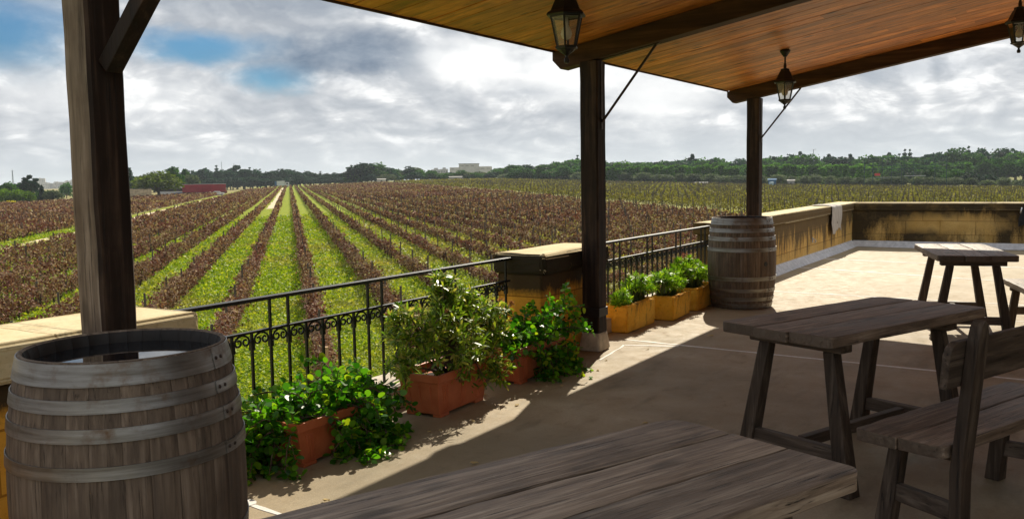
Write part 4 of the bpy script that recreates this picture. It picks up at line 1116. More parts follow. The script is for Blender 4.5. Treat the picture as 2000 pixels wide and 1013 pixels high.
def succulent(base, label, clumps, seed, leaf=.075, flower=False, w=.2):
    rr = random.Random(seed); root = empty('succulent', base, 0, label, 'succulent', 'succulents in the stone troughs')
    mb = MB(); pos, T, Nn, sl = [], [], [], []
    for (cx, cy, cz, r, n) in clumps:
        c = Vector((cx, cy, cz))
        for i in range(int(n*1.5)):
            d = Vector((rr.gauss(0,.8), rr.gauss(0,.8), abs(rr.gauss(.5,.6)))).normalized(); p = c+d*r*rr.uniform(.6, 1.2)*1.1
            mb.tube([Vector((cx+rr.gauss(0,.03), cy+rr.gauss(0,.02), 0)), (p+c)/2, p], [.008,.007,.006], 5)
            k = rr.randint(20, 28); a0 = rr.uniform(0, 6.28); u = d.cross(Vector((.3,.8,.5))).normalized(); v = d.cross(u).normalized()
            for j in range(k):
                a = a0+j*2.4; el = .05+1.2*(j/k)
                t = ((u*math.cos(a)+v*math.sin(a))*math.cos(el)+d*math.sin(el)).normalized(); nm = d-t*d.dot(t); nm = nm.normalized() if nm.length > .05 else u
                pos.append(p-d*.02*(1-j/k)); T.append(t); Nn.append(nm); sl.append(leaf*rr.uniform(.75, 1.1)*(1.05-.3*j/k))
    mb.build('stems', M['stem_green'], root, smooth=True)
    pos, T, Nn, sl = map(np.array, (pos, T, Nn, sl)); B = np.cross(Nn, T)
    V, Fq = scatter(T_NAR, 6, pos, T, B, Nn, sl, sl*w); mesh_np('leaves', V, Fq, M['succ'], root)
    if flower:
        for (x, y, z) in ((-.12,.05,.40), (-.04,.07,.36), (.05,.03,.34)):
            mb = MB(); mb.tube([(x, y, .12), (x+.01, y, z)], .004, 5); s_ = mb.build('flower_stalk', M['stem_green'], root)
            q = np.array([[x, y, z]]*40)+np.random.default_rng(3).normal(0, .016, (40, 3)); t, b, nn = rand_rot(40, np.random.default_rng(4))
            V, Fq = scatter(T_NAR, 6, q, t, b, nn, np.full(40, .02), np.full(40, .008)); mesh_np('flower', V, Fq, M['flower'], root)
trough((8.20, 3.67, 0), .74, .27, .265, 'yellow stone trough next to the middle post, nearest of the row', 1)
trough((9.02, 3.56, 0), .60, .26, .25, 'yellow stone trough in the middle of the row, with three plants', 2)
trough((9.82, 3.57, 0), .70, .26, .25, 'yellow stone trough beside the far barrel', 3)
succulent((8.0, 3.65, .215), 'low bright succulent mound at the near end of the nearest trough', [(-.05,0,.07,.09,9),(.06,.02,.06,.08,7),(-.13,.0,.03,.06,5)], 11, .07)
succulent((8.40, 3.66, .215), 'taller bushy succulent at the far end of the nearest trough', [(-.05,0,.15,.12,13),(.10,.02,.12,.11,11)], 12, .075)
succulent((9.03, 3.61, .20), 'bright succulents filling the middle trough', [(-.2,0,.14,.12,12),(.0,.02,.15,.12,13),(.19,.0,.10,.10,10)], 13, .075)
succulent((9.80, 3.61, .20), 'dark green succulents with a red flower beside the far barrel', [(-.27,0,.17,.13,13),(-.1,.02,.20,.14,14),(.08,.0,.17,.13,13),(.26,.0,.12,.11,12)], 14, .075, True)

# ------------------------------------------------------------------ cloth, coat, leaves
def cloth():
    root_x, yc = 17.55, 3.665
    nx, ns = 26, 40; V = []
    top_w = .36; dn = .47; w = .78
    rr = np.random.default_rng(8)
    for j in range(ns+1):
        s = j/ns*(top_w+dn)
        for i in range(nx+1):
            u = i/nx; x = (u-.5)*w
            fold = .012*math.sin(u*19+1.2*math.sin(s*9))+.007*math.sin(u*41+2)
            if s < top_w: y, z = top_w-s+.0, .890+.006+abs(fold)*.6
            else:
                q = s-top_w; y, z = -.012-.012-abs(fold)*1.2-.01*q, .885-q*(1+.10*math.sin(u*6+.5))
            if abs(s-top_w) < .03: z = min(z, .892)
            V.append((x+.03*math.sin(s*7), y, z))
    Fq = []
    for j in range(ns):
        for i in range(nx):
            if i in (13,) and j > 16 and j < 34: continue        # torn slit
            Fq.append((j*(nx+1)+i, j*(nx+1)+i+1, (j+1)*(nx+1)+i+1, (j+1)*(nx+1)+i))
    o = mesh_np('cloth', V, Fq, M['cloth'], None, True); o.location = (root_x, yc, 0)
    so_ = o.modifiers.new('thickness', 'SOLIDIFY'); so_.thickness = .006; so_.offset = 1
    tag(o, 'pale torn cloth draped over the ochre parapet wall', 'cloth')
cloth()
def coat():
    root = empty('coat', (19.26, .60, 0), 0, 'black coat hanging over the back wall at the right edge', 'coat')
    ny, ns = 18, 26; V = []
    for j in range(ns+1):
        s = j/ns; z = .897-.44*s if s > .0 else .897
        for i in range(ny+1):
            u = i/ny; half = .05+.09*min(1, s*1.6); y = (u-.5)*2*half-.01
            x = -.03-.02*abs(math.sin(u*11+s*3))-.03*s
            V.append((x, y, z-.02*math.sin(u*7)*s))
    Fq = [(j*(ny+1)+i, j*(ny+1)+i+1, (j+1)*(ny+1)+i+1, (j+1)*(ny+1)+i) for j in range(ns) for i in range(ny)]
    V2 = [(x0, y, .897) for x0 in (-.03, .30) for y in (-.11, .07)]
    o = mesh_np('coat_cloth', V, Fq, M['coat'], root, True); so_ = o.modifiers.new('thickness', 'SOLIDIFY'); so_.thickness = .02
    mb = MB(); mb.box(-.05, .30, -.06, .04, .884, .91); mb.build('folded_part', M['coat'], root, bevel=.01)
    mb = MB(); mb.tube([(-.09, .085, .80), (-.10, .10, .74), (-.095, .11, .69)], .012, 6); mb.build('buckle', M['bronze'], root, smooth=True)
coat()
def fallen(x, y, col, label, s=.04):
    mb = MB(); a = random.uniform(0, 6.28); P = []
    for q in range(8):
        w = q*math.pi/4; P.append((x+s*math.cos(w)*math.cos(a)-s*.55*math.sin(w)*math.sin(a), y+s*math.cos(w)*math.sin(a)+s*.55*math.sin(w)*math.cos(a), .008+.006*(q % 2)))
    mb.add(P, [tuple(range(8))]); o = mb.build('fallen_leaf', col); tag(o, label, 'leaf', 'leaves fallen on the terrace floor')
M['dryleaf'] = leafmat('dry_leaf', [(0, (.42,.30,.12)), (1, (.55,.42,.2))], .2, .7, .2)
fallen(8.05, 2.78, M['dryleaf'], 'dry leaf on the shaded floor in front of the far barrel', .035)
fallen(5.95, 2.98, M['round'], 'green leaf on the sunlit floor wedge by the middle post', .03)
fallen(3.85, 2.62, M['dryleaf'], 'dry leaf on the shaded floor behind the foreground table', .025)
fallen(3.05, 2.92, M['dryleaf'], 'dry leaf on the floor right of the nearest barrel', .022)

lt = random.Random(9)
for i in range(26):
    x_, y_ = (lt.uniform(4.2, 7.6), 3.05+lt.random()**2*.55) if i < 12 else ((lt.uniform(13.5, 19.0), 3.30+lt.random()*.2) if i < 20 else (lt.uniform(2.9, 6.5), lt.uniform(1.6, 2.8)))
    mb = MB(); a = lt.uniform(0, 6.28); s_ = lt.uniform(.012, .024); P = []
    for q in range(7):
        w_ = q*.8976; P.append((s_*math.cos(w_)*math.cos(a)-s_*.5*math.sin(w_)*math.sin(a), s_*math.cos(w_)*math.sin(a)+s_*.5*math.sin(w_)*math.cos(a), .004+.006*(q % 2)))
    mb.add(P, [tuple(range(7))]); o = mb.build('leaf_scrap', M['dryleaf'], loc=(x_, y_, 0)); tag(o, 'tiny dry leaf scrap lying on the terrace floor', 'leaf', 'leaf scraps on the terrace floor')

# ------------------------------------------------------------------ trees (prototypes about 10 m tall, copied with their parts)
def lm(name, a, b, c, trans=.4):
    return leafmat(name, [(0, a), (.5, b), (1, c)], trans, .7, .1, .42, (1.15, 1.25, .7))
M['lf_dark'] = lm('dark_tree_leaf', (.006,.026,.018), (.013,.044,.028), (.026,.066,.034))
M['lf_mid'] = lm('mid_tree_leaf', (.012,.052,.012), (.034,.105,.018), (.08,.18,.024))
M['lf_bright'] = lm('bright_tree_leaf', (.03,.10,.008), (.07,.19,.012), (.13,.28,.02))
M['lf_olive'] = lm('olive_tree_leaf', (.045,.07,.04), (.09,.12,.07), (.15,.18,.11))
M['lf_lime'] = lm('lime_bush_leaf', (.05,.11,.006), (.10,.19,.01), (.18,.28,.015))
TREES = {}
def proto_tree(key, lobes, n, size, mat, trunk_h, trunk_r, seed, shell=.55, limbs=True, flat=1.0):
    rng = np.random.default_rng(seed); root = bpy.data.objects.new('tree', None); P, S = [], []
    vol = np.array([l[3]**2*l[4] if len(l) > 4 else l[3]**2 for l in lobes]); cnt = (n*vol/vol.sum()).astype(int)
    for l, m in zip(lobes, cnt):
        d = rng.normal(size=(m, 3)); d /= np.linalg.norm(d, axis=1)[:, None]
        rad = (shell+(1.08-shell)*rng.random(m)**.6)
        bump = 1+.22*np.sin(d[:, 0]*5+seed)*np.sin(d[:, 1]*5+2)+.12*np.sin(d[:, 2]*9+seed)
        p = d*(rad*bump)[:, None]*np.array([l[3], l[3], l[3]*(l[4] if len(l) > 4 else 1.)])+np.array(l[:3])
        P.append(p); S.append(size*(.6+.8*rng.random(m)))
    P = np.concatenate(P); S = np.concatenate(S); P[:, 2] = np.maximum(P[:, 2], .15)
    T, B, Nn = rand_rot(len(P), rng, .35)
    V, Fq = scatter(T_DIA, 4, P, T, B, Nn, S*1.3, S)
    crown = mesh_np('crown', V, Fq, mat)
    mb = MB(); mb.tube([(0,0,-.6), (.05,.03,trunk_h*.5), (0,.08,trunk_h)], [trunk_r*1.25, trunk_r, trunk_r*.75], 7)
    if limbs:
        for l in lobes[:7]:
            mb.tube([(0,.05,trunk_h*.85), ((l[0])*.5, l[1]*.5, trunk_h+(l[2]-trunk_h)*.45), (l[0]*.9, l[1]*.9, l[2])], [trunk_r*.6, trunk_r*.4, trunk_r*.15], 5)
    trunk = mb.build('trunk', M['bark'], smooth=True)
    COL.objects.unlink(crown); COL.objects.unlink(trunk)
    TREES[key] = (crown.data, trunk.data)
def lob(seed, n, R_, z0, z1, r0, r1, k=.85):
    q = random.Random(seed); L = []
    for i in range(n):
        a = i*2.4+q.random(); rr = R_*math.sqrt((i+.4)/n); z = z0+(z1-z0)*(1-(rr/R_)**2*.75)*q.uniform(.7, 1.05)
        L.append((rr*math.cos(a), rr*math.sin(a), z, q.uniform(r0, r1), k))
    return L
for i in range(4): proto_tree('broad%d' % i, lob(20+i, 11, 3.4, 3.2, 8.2, 1.5, 2.3), 2600, .55, M['lf_mid'], 3.0, .28, 30+i)
for i in range(3): proto_tree('dark%d' % i, lob(50+i, 11, 2.9, 2.5, 8.5, 1.3, 2.1), 2400, .55, M['lf_dark'], 2.6, .26, 60+i)
for i in range(3): proto_tree('bright%d' % i, [(0,0,1.6+q*1.1,1.55-.13*q+.2*math.sin(q+i),.9) for q in range(7)], 2000, .5, M['lf_bright'], 2.5, .2, 70+i, limbs=False)
for i in range(3): proto_tree('olive%d' % i, lob(80+i, 7, 3.0, 3.2, 7.4, 1.9, 2.8), 1800, .6, M['lf_olive'], 2.2, .4, 90+i)
proto_tree('pine0', [(0,0,2.5+q*1.15,2.6-.36*q,.45) for q in range(7)]+[(1.5*math.cos(q*2.1), 1.5*math.sin(q*2.1), 3+q*.8, 1.0, .5) for q in range(6)], 2200, .5, M['lf_dark'], 4, .25, 101)
proto_tree('pine1', [(1.9*math.cos(q*2.4), 1.9*math.sin(q*2.4), 5.2+.42*q, 1.5-.07*q, .5) for q in range(9)]+[(0,0,9.3,.8,.7)], 2200, .5, M['lf_dark'], 5.5, .25, 102)
proto_tree('cypress', [(0,0,1.2+q*.95,1.15-.10*abs(q-2.4),1.1) for q in range(9)]+[(0,0,9.7,.25,1.6)], 2200, .42, M['lf_dark'], 1.2, .2, 103, limbs=False)
proto_tree('airy', [(2.6*math.cos(q*2.4)*((q+1)/9), 2.6*math.sin(q*2.4)*((q+1)/9), 8.8-.55*q, 1.15, .8) for q in range(9)], 1300, .5, M['lf_mid'], 4.5, .2, 104)
proto_tree('bush', lob(111, 8, 4.0, 2.5, 6.8, 2.4, 3.4, .9), 2000, .7, M['lf_mid'], 1.2, .3, 105)
proto_tree('lime', lob(112, 8, 4.2, 2.5, 6.6, 2.4, 3.4, .9), 2200, .7, M['lf_lime'], 1.2, .3, 106)
M['lf_fresh'] = lm('olive_lime_leaf', (.07,.11,.008), (.15,.21,.012), (.27,.33,.03))
proto_tree('fresh', lob(113, 9, 3.8, 3.6, 8.2, 1.9, 2.7, .8), 2600, .55, M['lf_fresh'], 2.6, .35, 107)
TR = random.Random(77)
def tree(key, px, ytop, dist, wpx, name, label, cat='tree', group=None, sink=0., hscale=1.):
    x, y, z = at(px, dist); z -= sink
    h = (hgt(px, ytop, dist)-z)*hscale
    w = wpx/F_PX*dist*1.12
    wid = {'broad':8.6,'dark':7.4,'brigh':3.2,'olive':8.6,'pine0':5.6,'pine1':6.2,'cypre':2.4,'airy':6.2,'bush':10.5,'lime':10.8,'fresh':9.4}
    w0 = next(v for k, v in wid.items() if key.startswith(k)); h0 = {'bush':8.6,'lime':8.6}.get(key, 9.9 if not key.startswith('bright') else 9.4)
    root = empty(name, (x, y, z), TR.uniform(0, 6.28), label, cat, group)
    root.scale = (w/w0, w/w0, h/h0)
    c = bpy.data.objects.new('crown', TREES[key][0]); put(c, root)
    t = bpy.data.objects.new('trunk', TREES[key][1]); put(t, root)
    return root
# left of the first post
tree('broad0', 12, 355, 330, 34, 'tree', 'green round tree at the left edge behind the lime bushes')
tree('dark1', 46, 352, 345, 42, 'tree', 'dark spreading tree left of the first post, beside the mast')
tree('pine1', 58, 342, 340, 26, 'pine_tree', 'dark pine with a ragged top left of the first post')
tree('bush', 84, 373, 325, 34, 'bush', 'low green bush between the dark pine and the small cypress', 'bush')
tree('cypress', 80, 362, 322, 9, 'cypress', 'small dark cypress before the pale town on the left', 'cypress')
tree('olive1', 101, 368, 318, 26, 'olive_tree', 'grey green rounded tree in front of the pale town', 'tree')
tree('bush', 128, 358, 420, 22, 'bush', 'hazy bush at the left side of the first post', 'bush')
for px, yt, w_, lb in ((6, 371, 24, 'lime green bush touching the left picture edge'), (34, 372, 30, 'lime green bush behind the yellow flowering shrub'), (52, 375, 20, 'smallest lime green bush, rightmost of the three at the left')):
    tree('lime', px, yt, 305, w_, 'bush', lb, 'bush', 'lime green bushes at the field edge')
x, y, z = at(18, 296); o = empty('flowering_shrub', (x, y, z), 0, 'yellow flowering shrub at the far left field edge', 'shrub')
q = np.random.default_rng(1).normal(0, 1, (260, 3))*np.array([.8,.8,.22])+np.array([0,0,.95]); t_, b_, n_ = rand_rot(260, np.random.default_rng(2)); V, Fq = scatter(T_DIA, 4, q, t_, b_, n_, np.full(260,.3), np.full(260,.25)); mesh_np('flowers', V, Fq, M['yellow'], o)
q = np.random.default_rng(3).normal(0, 1, (300, 3))*np.array([.8,.8,.25])+np.array([0,0,.45]); q[:,2] = np.abs(q[:,2]); t_, b_, n_ = rand_rot(300, np.random.default_rng(4)); V, Fq = scatter(T_DIA, 4, q, t_, b_, n_, np.full(300,.3), np.full(300,.25)); mesh_np('foliage', V, Fq, M['lf_lime'], o)
# between the first post and the straight rows
tree('cypress', 254, 329, 345, 13, 'cypress', 'tall dark cypress just right of the first post', 'cypress')
tree('olive0', 286, 334, 360, 44, 'tree', 'pale grey green tree behind the bright green tree', 'tree')
tree('fresh', 309, 336, 306, 68, 'tree', 'bright green tree with a leaning double trunk before the white coach', 'tree')
tree('airy', 338, 325, 352, 38, 'tree', 'airy tall tree with sky showing through behind the coach', 'tree')
tree('airy', 362, 329, 370, 22, 'tree', 'thin airy tree above the left end of the red trailer', 'tree')
tree('olive2', 376, 337, 365, 30, 'tree', 'grey green tree directly behind the red trailer', 'tree')
G = 'dark trees lining the far side of the vineyard'
hedge = [(244,344,20,'dark0'),(268,345,24,'dark1'),(300,338,26,'dark2'),(330,337,24,'dark0'),(355,336,26,'dark1'),(378,334,22,'dark2'),(396,327,20,'dark0'),(410,332,22,'dark1'),(424,325,14,'pine0'),(437,333,18,'dark2'),(450,331,20,'dark1'),(463,326,28,'pine1'),(478,331,20,'dark0'),(488,329,14,'pine0'),(502,332,18,'dark2'),(508,332,12,'pine0'),(520,335,22,'dark1'),(536,333,26,'dark0'),(552,331,24,'dark2'),(566,330,24,'dark0'),(580,335,24,'dark1'),(596,336,20,'dark2'),(612,337,18,'dark0'),(626,337,14,'pine0'),(640,339,18,'dark1'),(655,339,16,'dark2'),(668,338,20,'dark0')]
for i, (px, yt, w_, k) in enumerate(hedge):
    tree(k, px, yt-3, 560 if i % 2 else 535, w_*1.45, 'pine_tree' if k.startswith('pine') else 'tree', 'dark conifer standing up from the far tree line behind the vineyard' if k.startswith('pine') else 'dark bluish tree in the far tree line left of the big round trees', 'tree', G+(' (conifers)' if k.startswith('pine') else ''), .5)
for px in range(250, 690, 19):
    tree(TR.choice(('dark0','dark1','dark2')), px+TR.uniform(-6,6), 345+TR.uniform(-2,2), 522, 34, 'tree', 'low dark tree filling the foot of the far tree line', 'tree', 'low dark trees at the foot of the far tree line', .5)
# round trees in the middle and the low line to the right of them
for px, yt, w_, k, lb in ((706,316,44,'dark1','tallest dark green round tree in the middle of the far tree line'),(733,319,42,'broad1','green round tree right of the tallest one in the middle'),(752,326,34,'dark0','dark round tree at the right end of the middle clump'),(694,335,24,'broad3','lower tree at the left foot of the round middle clump')):
    tree(k, px, yt-2, 470, w_*1.25, 'tree', lb, 'tree', None, .5)
for px, yt, w_, k in ((770,327,26,'broad2'),(786,330,26,'olive1'),(802,323,24,'dark2'),(815,324,20,'olive2')):
    tree(k, px, yt, 480, w_*1.3, 'tree', 'smaller round tree between the middle clump and the low hedge', 'tree', 'smaller round trees right of the middle clump', .5)
for i, px in enumerate(range(690, 996, 13)):
    tree(('broad0','olive0','broad2','dark1','broad3','olive1')[i % 6], px+TR.uniform(-4,4), (336 if px < 820 else 334)+TR.uniform(-2.5,3), 465+TR.uniform(-6,12), 30, 'tree', 'low green tree in the hedge below the big pale building', 'tree', 'low trees under the big pale building', .5)
# wood on the right: back rank, plantation, front olives
tops = [(985,324),(1010,319),(1060,320),(1100,312),(1130,305),(1160,310),(1200,314),(1250,312),(1300,308),(1340,303),(1400,308),(1450,308),(1500,303),(1550,298),(1590,303),(1640,303),(1690,300),(1720,304),(1760,301),(1800,299),(1840,291),(1880,289),(1910,287),(1960,290),(2010,292),(2060,296)]
tx = [a for a, b in tops]; ty = [b for a, b in tops]
px = 985
while px < 2060:
    yt = float(np.interp(px, tx, ty))+TR.uniform(-2.5, 5)
    k = TR.choice(('broad0','broad1','broad2','broad3','dark0','dark1','dark2'))
    tree(k, px, yt, 455+TR.uniform(0,25), TR.uniform(38, 56), 'tree', 'tall tree on the skyline of the wood at the right', 'tree', 'skyline trees of the right wood', .5)
    px += TR.uniform(14, 22)
for px, yt, k in ((1128,303,'pine0'),(1352,302,'pine1'),(1562,297,'pine1'),(1736,299,'pine1'),(1766,291,'pine0'),(1776,291,'pine0'),(1755,300,'pine0'),(1660,302,'pine1'),(1618,302,'pine1'),(1890,285,'pine0')):
    tree(k, px, yt-1, 470, 20, 'pine_tree', 'dark conifer rising above the skyline of the right wood', 'tree', 'conifers above the right wood', .5)
px = 1000
while px < 2050:
    yt = float(np.interp(px, [985,1120,1200,1700,1800,2050], [328,322,320,318,316,306]))+TR.uniform(-4, 5)
    k = TR.choice(('broad0','broad1','broad2','bright0','dark1')) if not 1200 < px < 1700 else TR.choice(('broad2','bright0','bright1','bright2','broad0'))
    tree(k, px, yt, 410+TR.uniform(-10,20), 38 if not k.startswith('bright') else 20, 'tree', 'green tree in the middle rank of the right wood', 'tree', 'middle rank of the right wood', .5)
    px += TR.uniform(12, 19)
px = 1180
while px < 1705:
    if not 1440 < px < 1482:
        tree(TR.choice(('bright0','bright1','bright2')), px, float(np.interp(px, [1180,1400,1500,1700], [326,322,322,321]))+TR.uniform(-3,4), 372+TR.uniform(-5,8), TR.uniform(15,20), 'young_tree', 'slender bright green tree in the plantation strip of the right wood', 'tree', 'plantation trees of the right wood', .3)
    px += TR.uniform(7, 11)
px = 990
while px < 2040:
    d = float(np.interp(px, [985,1200,1500,1700,2040], [440,372,345,318,298]))
    yt = float(np.interp(px, [985,1200,1500,1700,2040], [334,335,338,343,346]))+TR.uniform(-3,5)
    if px > 1780 and TR.random() < .5:
        tree(TR.choice(('broad1','broad3','dark2')), px, yt-TR.uniform(6,20), d+8, TR.uniform(36,52), 'tree', 'green tree at the front of the wood right of the steel frame', 'tree', 'front trees right of the steel frame', .2)
    tree(TR.choice(('olive0','olive1','olive2')), px, yt, d, TR.uniform(22,34), 'olive_tree', 'grey green olive bush in the front row before the right wood', 'tree', 'olive bushes before the right wood', .2)
    px += TR.uniform(17, 34)

# ------------------------------------------------------------------ far buildings, vehicles, masts
def face_cam(px): v = bearing(px); return math.atan2(v[1], v[0])-math.pi/2     # local -y looks at the terrace
def frame_at(name, px, dist, label, cat, group=None, dz=0., turn=0.):
    x, y, z = at(px, dist); return empty(name, (x, y, z+dz), face_cam(px)+turn, label, cat, group)
def px2m(w_, d): return w_/F_PX*d*1.05
def wheel(root, x, y, r=.5, w=.3):
    mb = MB(); mb.tube([(x, y-w/2, r), (x, y+w/2, r)], r, 14); o = mb.build('wheel', M['rubber'], root, auto=.5)
    mb = MB(); mb.tube([(x, y-w/2-.01, r), (x, y+w/2+.01, r)], r*.5, 10); mb.build('rim', M['white'], o)
# red trailer
t = frame_at('trailer', 398, 322, 'long red curtain-sided trailer parked at the far field edge', 'trailer')
L = 13.9
mb = MB(); mb.box(-L/2, L/2, -1.25, 1.25, 1.15, 3.75)
for i in range(19):
    xx = -L/2+.35+i*(L-.7)/18; mb.box(xx-.03, xx+.03, -1.285, -1.25, 1.2, 3.65)
mb.build('body', M['red'], t, bevel=.03)
mb = MB(); mb.box(-L/2, L/2, -1.29, 1.29, 3.75, 3.86); mb.build('roof_rail', M['white'], t)
mb = MB(); mb.box(-L/2, L/2, -1.2, 1.2, .85, 1.15); mb.build('chassis', M['metal_black'], t)
for xx in (2.6, 3.9, 5.2):
    for yy in (-1.05, 1.05): wheel(t, xx, yy)
mb = MB(); mb.box(-4.1, -3.95, -.9, -.8, 0, .9); mb.box(-4.1, -3.95, .8, .9, 0, .9); mb.build('landing_leg', M['metal_black'], t)
# coach
t = frame_at('coach', 345, 330, 'white and blue coach half hidden by the bright green tree', 'coach'); L = 11.5
mb = MB(); mb.box(-L/2, L/2, -1.25, 1.25, .35, 3.3); mb.build('body', M['white'], t, bevel=.25, seg=3)
mb = MB(); mb.box(-L/2+.3, L/2-.5, -1.27, -1.24, 1.75, 2.75); mb.box(-L/2-.01, -L/2+.02, -1.0, 1.0, 1.4, 2.8); mb.build('window', M['dark'], t)
mb = MB(); mb.add([(-3.,-1.275,.5),(3.8,-1.275,.5),(2.4,-1.275,1.5),(-1.6,-1.275,1.15)], [(0,1,2,3)]); mb.add([(-3.,-1.255,.5),(3.8,-1.255,.5),(2.4,-1.255,1.5),(-1.6,-1.255,1.15)], [(3,2,1,0)]); mb.build('blue_swoosh', M['blue'], t)
mb = MB(); mb.box(-L/2+.4, L/2-.4, -1.1, 1.1, 3.31, 3.5); mb.build('roof', M['white'], t, bevel=.05)
for xx in (-3.6, 3.4):
    for yy in (-1.1, 1.1): wheel(t, xx, yy)
def car(px, dist, label, turn=0., m='white'):
    t = frame_at('car', px, dist, label, 'car', None, 0, turn)
    prof = [(-2.1,.35),(2.1,.35),(2.1,.8),(1.9,.95),(1.1,1.0),(.55,1.42),(-1.0,1.45),(-1.7,1.0),(-2.1,.9)]; n = len(prof); mb = MB()
    mb.add([(x, -.85, z) for x, z in prof]+[(x, .85, z) for x, z in prof], [tuple(range(n)), tuple(range(2*n-1, n-1, -1))]+[(i, n+i, n+(i+1) % n, (i+1) % n) for i in range(n)])
    mb.build('body', M[m], t, bevel=.06)
    mb = MB()
    for s in (-1, 1): mb.prism((-.2, s*.856, .98), (-.2, s*.80, 1.36), 2.2, .02, 1.3, .02)
    mb.build('window', M['dark'], t)
    for xx in (-1.35, 1.35):
        for yy in (-.78, .78): wheel(t, xx, yy, .32, .2)
car(424, 312, 'small white car in front of the red trailer')
def truck(px, dist, L, label):
    t = frame_at('truck', px, dist, label, 'truck')
    mb = MB(); mb.box(-L/2+.2, L/2-2.3, -1.2, 1.2, 1.0, 3.5); mb.box(-L/2+.2, L/2-2.3, -1.23, -1.2, 1.0, 1.12); mb.build('box_body', M['white'], t, bevel=.05)
    mb = MB(); mb.box(L/2-2.2, L/2, -1.15, 1.15, .6, 2.7); mb.build('cab', M['white'], t, bevel=.25)
    mb = MB(); mb.box(L/2-1.6, L/2-.5, -1.17, -1.14, 1.6, 2.4); mb.box(L/2-.02, L/2+.012, -.95, .95, 1.6, 2.45); mb.build('window', M['dark'], t)
    mb = MB(); mb.box(-L/2-.9, -L/2+.1, -1.2, 1.2, .9, 3.2); mb.build('tail_lift', M['blue'], t)
    for xx in (-L/2+1.5, L/2-1.2):
        for yy in (-1.05, 1.05): wheel(t, xx, yy, .48)
truck(552, 500, 6.6, 'white and blue truck on the skyline at the end of the green alleys')
def shed(px, dist, w_, h, label, m='bldg', dpt=4.):
    t = frame_at('shed', px, dist, label, 'shed'); mb = MB()
    mb.box(-w_/2, w_/2, 0, dpt, -.5, h*.85); mb.build('wall', M[m], t)
    mb = MB(); mb.add([(-w_/2-.2,-.2,h*.85),(w_/2+.2,-.2,h*.85),(w_/2+.2,dpt+.2,h*.85),(-w_/2-.2,dpt+.2,h*.85),(-w_/2-.2,dpt/2,h),(w_/2+.2,dpt/2,h)], [(0,1,5,4),(2,3,4,5),(0,4,3),(1,2,5),(3,2,1,0)]); mb.build('roof', M['bldg2' if m != 'blue' else 'blue'], t)
    mb = MB(); mb.box(-w_*.1, w_*.1, -.03, 0, -.3, h*.6); mb.build('door', M['dark'], t)
shed(745, 448, 4.2, 2.3, 'small white shed at the foot of the round middle trees')
shed(890, 452, 6.5, 2.2, 'long low white shed below the big pale building', 'bldg2')
shed(1508, 322, 2.6, 3.0, 'little hut with a blue roof between the olives by the farthest post', 'blue', 3)
shed(1545, 335, 2.4, 2.6, 'pale box shaped shed right of the blue roofed hut', 'bldg2', 3)
shed(1370, 340, 4.5, 1.3, 'low pale shed among the olives left of the farthest post', 'bldg2', 3)
t = frame_at('water_tank', 1507, 312, 'pale blue tank standing at the field edge below the blue hut', 'tank')
mb = MB(); mb.lathe([(.02,1.9),(.75,1.85),(.8,1.7),(.8,.1),(.75,.05)], 16); mb.build('tank', M['blue_p'] if 'blue_p' in M else plain('pale_blue_plastic', (.30,.42,.48), .5), t, auto=.6)
mb = MB(); mb.lathe([(.2,1.86),(.2,1.97),(.02,1.98)], 12); mb.build('lid', M['blue'], t)
# big pale building
d = 950.
t = frame_at('factory', 920, d, 'big pale flat roofed building above the trees in the middle distance', 'building')
gz = t.location.z
def bpx(a): return px2m(a-920, d)/1.05
def bz_(yy): return hgt(920, yy, d)-gz
mb = MB(); mb.box(bpx(897), bpx(936), 2, 30, -4, bz_(320)); mb.build('main_block', M['bldg'], t)
mb = MB(); mb.box(bpx(896), bpx(937), 1.4, 30.6, bz_(320)+.02, bz_(319.2)); mb.build('roof', M['dark'], t)
mb = MB(); mb.box(bpx(879), bpx(896.8), 0, 26, -4, bz_(326.5)); mb.build('wing', M['bldg'], t)
mb = MB(); mb.box(bpx(936.2), bpx(961), 0, 26, -4, bz_(325.5)); mb.build('wing', M['bldg'], t)
for a, b, yy in ((900,906,323.5),(910,916,323.5),(920,926,323.5),(882,888,329),(940,946,329),(951,957,329)):
    mb = MB(); y0 = 1.96 if yy < 325 else -.04; mb.box(bpx(a), bpx(b), y0-.05, y0+.02, bz_(yy+.8), bz_(yy)); mb.build('window', M['dark'], t)
for px, w_, yy in ((852,18,331),(868,14,330)):
    t2_ = frame_at('house', px, 1200, 'flat roofed hazy house beside the left wing of the big pale building', 'house', 'hazy houses beside the big building')
    h = hgt(px, yy, 1200)-t2_.location.z; ww = px2m(w_, 1200); mb = MB(); mb.box(-ww/2, ww/2, 0, 14, -3, h); mb.box(-ww*.2, ww*.2, 3, 8, h, h+2); mb.build('wall', M['bldg2'], t2_)
    mb = MB()
    for q in (-.3, 0, .3): mb.box(ww*q-.8, ww*q+.8, -.06, .02, h-4.2, h-2.4)
    mb.build('window', M['dark'], t2_)
